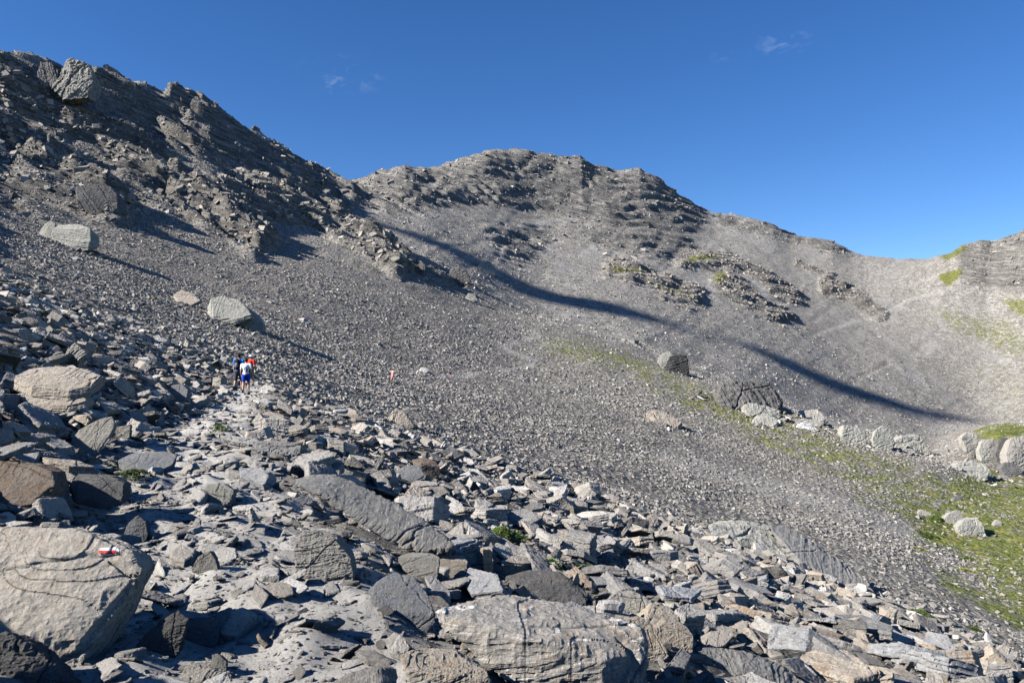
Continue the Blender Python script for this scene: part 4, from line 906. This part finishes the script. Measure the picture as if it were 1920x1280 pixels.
leafy('alpine_plant', 'pale green trailing plant just below the bright leafy cushion', 'plant', 975, 1042, .32, .10, 900, .045, LGp, 2, lift=.04)
leafy('alpine_plant', 'small leafy clump left of the dark broken boulder among stones', 'plant', 1035, 1062, .16, .07, 350, .04, LG, 3, lift=.04)
leafy('alpine_plant', 'flat green clump above the dark broken boulder to its right', 'plant', 1112, 1078, .26, .09, 650, .045, LG, 4, lift=.04)
leafy('alpine_plant', 'dark green clump in shade left of the path by the flat path stone', 'plant', 248, 898, .24, .09, 600, .045, LD, 5, lift=.03)
leafy('alpine_plant', 'small dark green clump in a gap left of the one by the path', 'plant', 208, 885, .14, .08, 300, .04, LD, 6, lift=.03)
leafy('moss_cushion', 'yellow green moss cushion on the left scree above the hikers', 'moss', 289, 562, .7, .3, 500, .14, LY, 7, spread=(1, .7))
leafy('moss_cushion', 'tiny yellow moss cushion far left above the other one', 'moss', 190, 537, .4, .15, 200, .1, LY, 8)
leafy('moss_cushion', 'low green plant at the edge of the path below the hikers', 'plant', 411, 808, .3, .12, 300, .06, LG, 9)
leafy('moss_cushion', 'yellow moss patch on the slope left of the layered pale stones', 'moss', 1725, 1030, .9, .18, 600, .15, LY, 10, spread=(1.4, .7))
leafy('alpine_shrub', 'leafy green tuft at the right end of the mossy strip', 'plant', 1728, 1152, .9, .35, 1300, .10, LG, 11, spread=(1.2, .8))
leafy('alpine_shrub', 'dark green tuft above the small white stone at lower right', 'plant', 1828, 1182, .65, .3, 900, .10, LD, 12)
leafy('alpine_shrub', 'round green tuft left of the meadow boulder pair', 'plant', 1755, 975, 1.3, .5, 700, .25, LG, 13)
leafy('alpine_shrub', 'green tuft below the meadow boulder pair to the left', 'plant', 1738, 1006, 1.6, .4, 700, .25, LD, 14)
leafy('alpine_shrub', 'green tuft on the scree between meadow and lower right corner', 'plant', 1812, 1048, 1.0, .3, 600, .2, LG, 15)
leafy('moss_cushion', 'bright yellow moss streak below the meadow boulders', 'moss', 1812, 1070, 1.1, .22, 700, .16, LY, 16, spread=(1.5, .6))

# grass tufts on the green patches
for i in range(4):
    r = random.Random(900+i); vs = []; fs = []
    for k in range(16):
        a = r.random()*6.283; q = r.random()*.4; x, y = q*math.cos(a), q*math.sin(a); l = r.uniform(.4, 1); dx, dy = r.gauss(0, .3), r.gauss(0, .3); t = a+1.57; w = .1
        b0 = len(vs); vs += [(x-w*math.cos(t), y-w*math.sin(t), -.1), (x+w*math.cos(t), y+w*math.sin(t), -.1), (x+dx, y+dy, l)]; fs.append((b0, b0+1, b0+2))
    me = mesh_np('tuft', vs, fs, [LG, LD, LGp, LG][i]); PC['tuft'].objects.link(bpy.data.objects.new('tuft_source', me))
gn = vnoise(XX/3., YYg/3., seed=61)+.6*vnoise(XX/1.1, YYg/1.1, seed=62)
gd = np.where((grass > .12) & (gn+grass*1.6 > 1.1), 3.2, 0)*(YYg > 15)*(YYg < 270)/(1+(YYg/120)**2)*1.4
dG = sample(gd, .12, .4, 1.2, .15, .0, 4, (.5, .9), .6)
scatter('grass', 'short grass and moss in patches on the scree', 'grass', dG, PC['tuft'])

# ------------------------------------------------------------------ people
def capsule(bm, a, b, ra, rb, seg=12):
    a, b = Vector(a), Vector(b); d = b-a; L = d.length
    q = d.to_track_quat('Z', 'Y').to_matrix().to_4x4() if L > 1e-6 else Matrix()
    for c, r_ in ((a, ra), (b, rb)): bmesh.ops.create_icosphere(bm, subdivisions=2, radius=r_, matrix=Matrix.Translation(c))
    if L > 1e-6: bmesh.ops.create_cone(bm, cap_ends=True, segments=seg, radius1=ra, radius2=rb, depth=L, matrix=Matrix.Translation((a+b)/2) @ q)
def chain(bm, pts):
    for (a, ra), (b, rb) in zip(pts[:-1], pts[1:]): capsule(bm, a, b, ra, rb)
def ellip(bm, c, r3, rot=None):
    M = Matrix.Translation(c) @ (rot or Matrix()) @ Matrix.Diagonal((*r3, 1)); bmesh.ops.create_icosphere(bm, subdivisions=3, radius=1, matrix=M)
def fin(name, bm, vox, mat, parent, sm=3):
    me = remeshed(bm, vox)
    bm2 = bmesh.new(); bm2.from_mesh(me)
    for _ in range(sm): bmesh.ops.smooth_vert(bm2, verts=bm2.verts, factor=.5, use_axis_x=True, use_axis_y=True, use_axis_z=True)
    bm2.to_mesh(me); bm2.free(); me.materials.clear(); me.materials.append(mat); me.name = name
    for p in me.polygons: p.use_smooth = True
    return link(name, me, parent)
SKIN = plain('skin', (.52, .31, .215), .6)
def person(label, px, Y, H, heading, step, shirt, shorts, hair, shoes, armb=(.05, .05), hat=None, socks=None, long_shorts=False, look=0, vox=.009, lean=.04, back_print=None, cloth_r=1.0):
    """a walker seen from behind, body height H, walking towards local +Y"""
    X = (px-CX)/F*Y
    root = empty('person', (X, Y, TF.z(X, Y)+.01), heading); tag(root, label, 'person', None)
    h = H
    hip = Vector((0, 0, .525*h)); che = Vector((0, lean*.7*h, .76*h)); nk = Vector((0, lean*h, .845*h)); hd = Vector((0, lean*1.25*h, .93*h))
    sw = .105*h*cloth_r; hw = .052*h
    J = {}
    for s, sg in (('L', -1), ('R', 1)):
        f = step if s == 'R' else -step
        J['hip'+s] = Vector((sg*hw, 0, .51*h)); J['knee'+s] = Vector((sg*hw*1.1, f*.10*h+.02*h, .285*h)); J['ank'+s] = Vector((sg*hw*1.05, f*.16*h-(.03*h if f < 0 else 0), .05*h+(.045*h if f < -.5 else 0)))
        J['sho'+s] = nk+Vector((sg*sw, -.005*h, -.035*h)); ab = armb[0 if s == 'L' else 1]
        J['elb'+s] = J['sho'+s]+Vector((sg*.035*h, -f*.05*h, -.17*h)); J['wri'+s] = J['elb'+s]+Vector((sg*.012*h, -f*.03*h+.03*h+ab*h, -.15*h))
    bm = bmesh.new()
    chain(bm, [(hip, .072*h), (hip+Vector((0, .01*h, .09*h)), .066*h), (che, .078*h), (nk, .035*h), (nk+Vector((0, .005*h, .035*h)), .03*h)])
    ellip(bm, che, (.098*h, .062*h, .09*h)); ellip(bm, hip, (.09*h, .062*h, .06*h))
    ellip(bm, hd, (.043*h, .054*h, .066*h)); 
    capsule(bm, hd+Vector((0, .05*h, -.005*h)), hd+Vector((0, .062*h, -.014*h)), .006*h, .008*h)      # nose
    ellip(bm, hd+Vector((0, .03*h, -.045*h)), (.026*h, .026*h, .018*h))                              # chin
    for sg in (-1, 1): ellip(bm, hd+Vector((sg*.044*h, 0, -.008*h)), (.007*h, .013*h, .019*h))       # ears
    for s in 'LR':
        sg = -1 if s == 'L' else 1
        chain(bm, [(J['hip'+s], .052*h), (J['knee'+s], .031*h)]); kk = J['knee'+s].lerp(J['ank'+s], .3)+Vector((0, -.008*h, 0)); chain(bm, [(J['knee'+s], .03*h), (kk, .032*h), (J['ank'+s], .019*h)])
        a = J['ank'+s]; capsule(bm, a+Vector((0, -.015*h, -.03*h)), a+Vector((sg*.01*h, .085*h, -.035*h)), .02*h, .016*h)
        chain(bm, [(J['sho'+s], .034*h), (J['elb'+s], .024*h), (J['wri'+s], .0155*h)])
        d = (J['wri'+s]-J['elb'+s]).normalized(); w = J['wri'+s]; palm = w+d*.045*h
        ellip(bm, w.lerp(palm, .6), (.010*h, .021*h, .027*h))
        for i in range(4):
            o_ = Vector((0, (i-1.5)*.0105*h, 0)); L = (.036, .042, .039, .03)[i]*h; b0 = palm+o_; m1 = b0+d*L*.55+Vector((-sg*.004*h, 0, 0)); m2 = m1+(d+Vector((-sg*.5, .1, 0))).normalized()*L*.5
            chain(bm, [(b0, .0052*h), (m1, .0048*h), (m2, .004*h)])
        t0 = w+d*.018*h+Vector((0, .016*h, 0)); t1 = t0+(d+Vector((-sg*.3, .8, 0))).normalized()*.026*h; chain(bm, [(t0, .006*h), (t1, .0055*h), (t1+d*.018*h, .0045*h)])
    fin('body', bm, vox*.75, SKIN, root, 2)
    # shirt
    bm = bmesh.new(); g = .008*h
    chain(bm, [(hip+Vector((0, 0, .015*h)), .083*h), (hip+Vector((0, .01*h, .1*h)), .076*h), (che, .086*h), (nk+Vector((0, 0, -.02*h)), .046*h)])
    ellip(bm, che, (.106*h*cloth_r, .07*h, .095*h)); ellip(bm, hip+Vector((0, .004*h, .05*h)), (.093*h, .07*h, .06*h))
    for s in 'LR': chain(bm, [(nk+Vector((0, 0, -.035*h)), .042*h), (J['sho'+s], .044*h), (J['sho'+s].lerp(J['elb'+s], .62), .037*h)])
    sh = fin('shirt', bm, vox, shirt, root)
    # shorts
    bm = bmesh.new(); ellip(bm, hip+Vector((0, 0, .005*h)), (.102*h, .082*h, .072*h)); k = 1.0 if long_shorts else .62
    for s in 'LR': chain(bm, [(J['hip'+s], .07*h), (J['hip'+s].lerp(J['knee'+s], k), .05*h)])
    fin('shorts', bm, vox, shorts, root)
    for s in 'LR':
        a = J['ank'+s]; bm = bmesh.new(); capsule(bm, a+Vector((0, -.02*h, -.032*h)), a+Vector((0, .09*h, -.036*h)), .026*h, .02*h); capsule(bm, a+Vector((0, -.005*h, -.02*h)), a+Vector((0, 0, .015*h)), .026*h, .024*h)
        fin('shoe', bm, vox, shoes, root, 1)
        if socks:
            bm = bmesh.new(); capsule(bm, a+Vector((0, 0, .01*h)), a.lerp(J['knee'+s], .35), .024*h, .031*h); fin('sock', bm, vox, socks, root, 1)
    bm = bmesh.new(); ellip(bm, hd+Vector((0, -.010*h, .012*h)), (.048*h, .054*h, .062*h)); fin('hair', bm, vox, hair, root, 1)
    if hat:
        bm = bmesh.new(); ellip(bm, hd+Vector((0, -.002*h, .035*h)), (.053*h, .06*h, .04*h)); bmesh.ops.create_cone(bm, cap_ends=True, segments=24, radius1=.088*h, radius2=.06*h, depth=.012*h, matrix=Matrix.Translation(hd+Vector((0, 0, .025*h)))); fin('sun_hat', bm, vox*.8, hat, root, 1)
    if back_print:
        tree = BVHTree.FromPolygons([v.co.copy() for v in sh.data.vertices], [tuple(p.vertices) for p in sh.data.polygons]); vs = []; fs = []
        for (x0, x1, z0, z1) in [(-.05,-.032,.15,.165),(-.02,.02,.17,.18),(-.03,-.012,.10,.168),(-.012,.006,.145,.155),(.012,.03,.05,.168),(-.05,-.035,.075,.10),(-.012,.004,.075,.09),(-.02,.028,.018,.028),(-.045,-.03,.12,.13),(.038,.055,.08,.15),(-.03,-.02,.055,.068)]:
            nx, nz_ = 4, 6
            kk = len(vs); ok = True
            for j in range(nz_+1):
                for i in range(nx+1):
                    p = Vector(((x0+(x1-x0)*i/nx)*h, -.5*h, .525*h+(z0+(z1-z0)*j/nz_)*h*1.25)); hit = tree.ray_cast(p, Vector((0, 1, 0)))
                    if hit[0] is None: ok = False; vs.append(p)
                    else: vs.append(hit[0]+Vector((0, -.003, 0)))
            if ok: fs += [(kk+j*(nx+1)+i, kk+j*(nx+1)+i+1, kk+(j+1)*(nx+1)+i+1, kk+(j+1)*(nx+1)+i) for j in range(nz_) for i in range(nx)]
        me = mesh_np('shirt_print', [tuple(v) for v in vs], fs, back_print); link('shirt_print', me, root)
    return root, J, nk, che, hip
def cl(name, c): return plain(name, c, .85, 14, .12)
white_c = cl('white_cloth', (.78, .79, .8)); navy = cl('navy_cloth', (.02, .025, .05)); blue_c = cl('bright_blue_cloth', (.02, .18, .62)); royal = cl('royal_blue_cloth', (.015, .06, .42)); red_c = cl('red_cloth', (.75, .05, .025)); black_c = cl('black_cloth', (.015, .016, .02)); greyc = cl('grey_cloth', (.16, .17, .2)); pinkc = cl('pink_cloth', (.75, .32, .32)); olive = cl('olive_cloth', (.10, .095, .03)); brownh = cl('dark_brown_hair', (.025, .018, .014)); greysock = cl('grey_sock', (.22, .22, .22))
person('hiker seen from behind in white printed t-shirt and royal blue shorts, nearest on the path', 461, 36.0, 1.66, R(4), .55, white_c, royal, brownh, black_c, back_print=navy, cloth_r=1.05)
pb, J, nk, che, hip = person('hiker seen from behind in bright blue shirt with a black backpack, dark shorts', 447, 38.3, 1.80, R(-3), .7, blue_c, cl('dark_grey_shorts', (.05, .052, .06)), brownh, black_c, socks=greysock, long_shorts=True, armb=(.0, .05), cloth_r=1.08)
person('hiker in red shirt and white sun hat, furthest of the three on the path', 469, 42.5, 1.66, R(-8), .5, red_c, olive, brownh, black_c, hat=white_c)
bp = empty('backpack', pb.location, R(-3)); tag(bp, 'black backpack worn by the hiker in the bright blue shirt', 'backpack')
bm = bmesh.new(); ellip(bm, che+Vector((0, -.19, -.06)), (.15, .11, .26)); ellip(bm, che+Vector((0, -.20, -.22)), (.16, .12, .14)); fin('pack_bag', bm, .012, black_c, bp)
bm = bmesh.new(); ellip(bm, che+Vector((.0, -.30, -.14)), (.10, .05, .13)); fin('front_pocket', bm, .01, greyc, bp)
for sg in (-1, 1):
    bm = bmesh.new(); chain(bm, [(nk+Vector((sg*.10, -.12, -.06)), .022), (nk+Vector((sg*.11, -.01, .015)), .022), (nk+Vector((sg*.12, .13, -.10)), .022), (che+Vector((sg*.14, .14, -.08)), .02), (che+Vector((sg*.15, -.02, -.25)), .018)]); fin('shoulder_strap', bm, .01, black_c, bp, 1)
# two walkers far along the path
def far_Y(px, py): return ground_hit(px, py+1)
person('tiny distant hiker in pink clothes on the middle scree', 736, far_Y(736, 716), 1.7, R(-60), .6, pinkc, pinkc, brownh, black_c, vox=.02)
person('tiny distant hiker in navy with a white cap, right of the white boulder', 844, far_Y(844, 708), 1.75, R(-70), .6, navy, navy, brownh, black_c, hat=white_c, vox=.02)
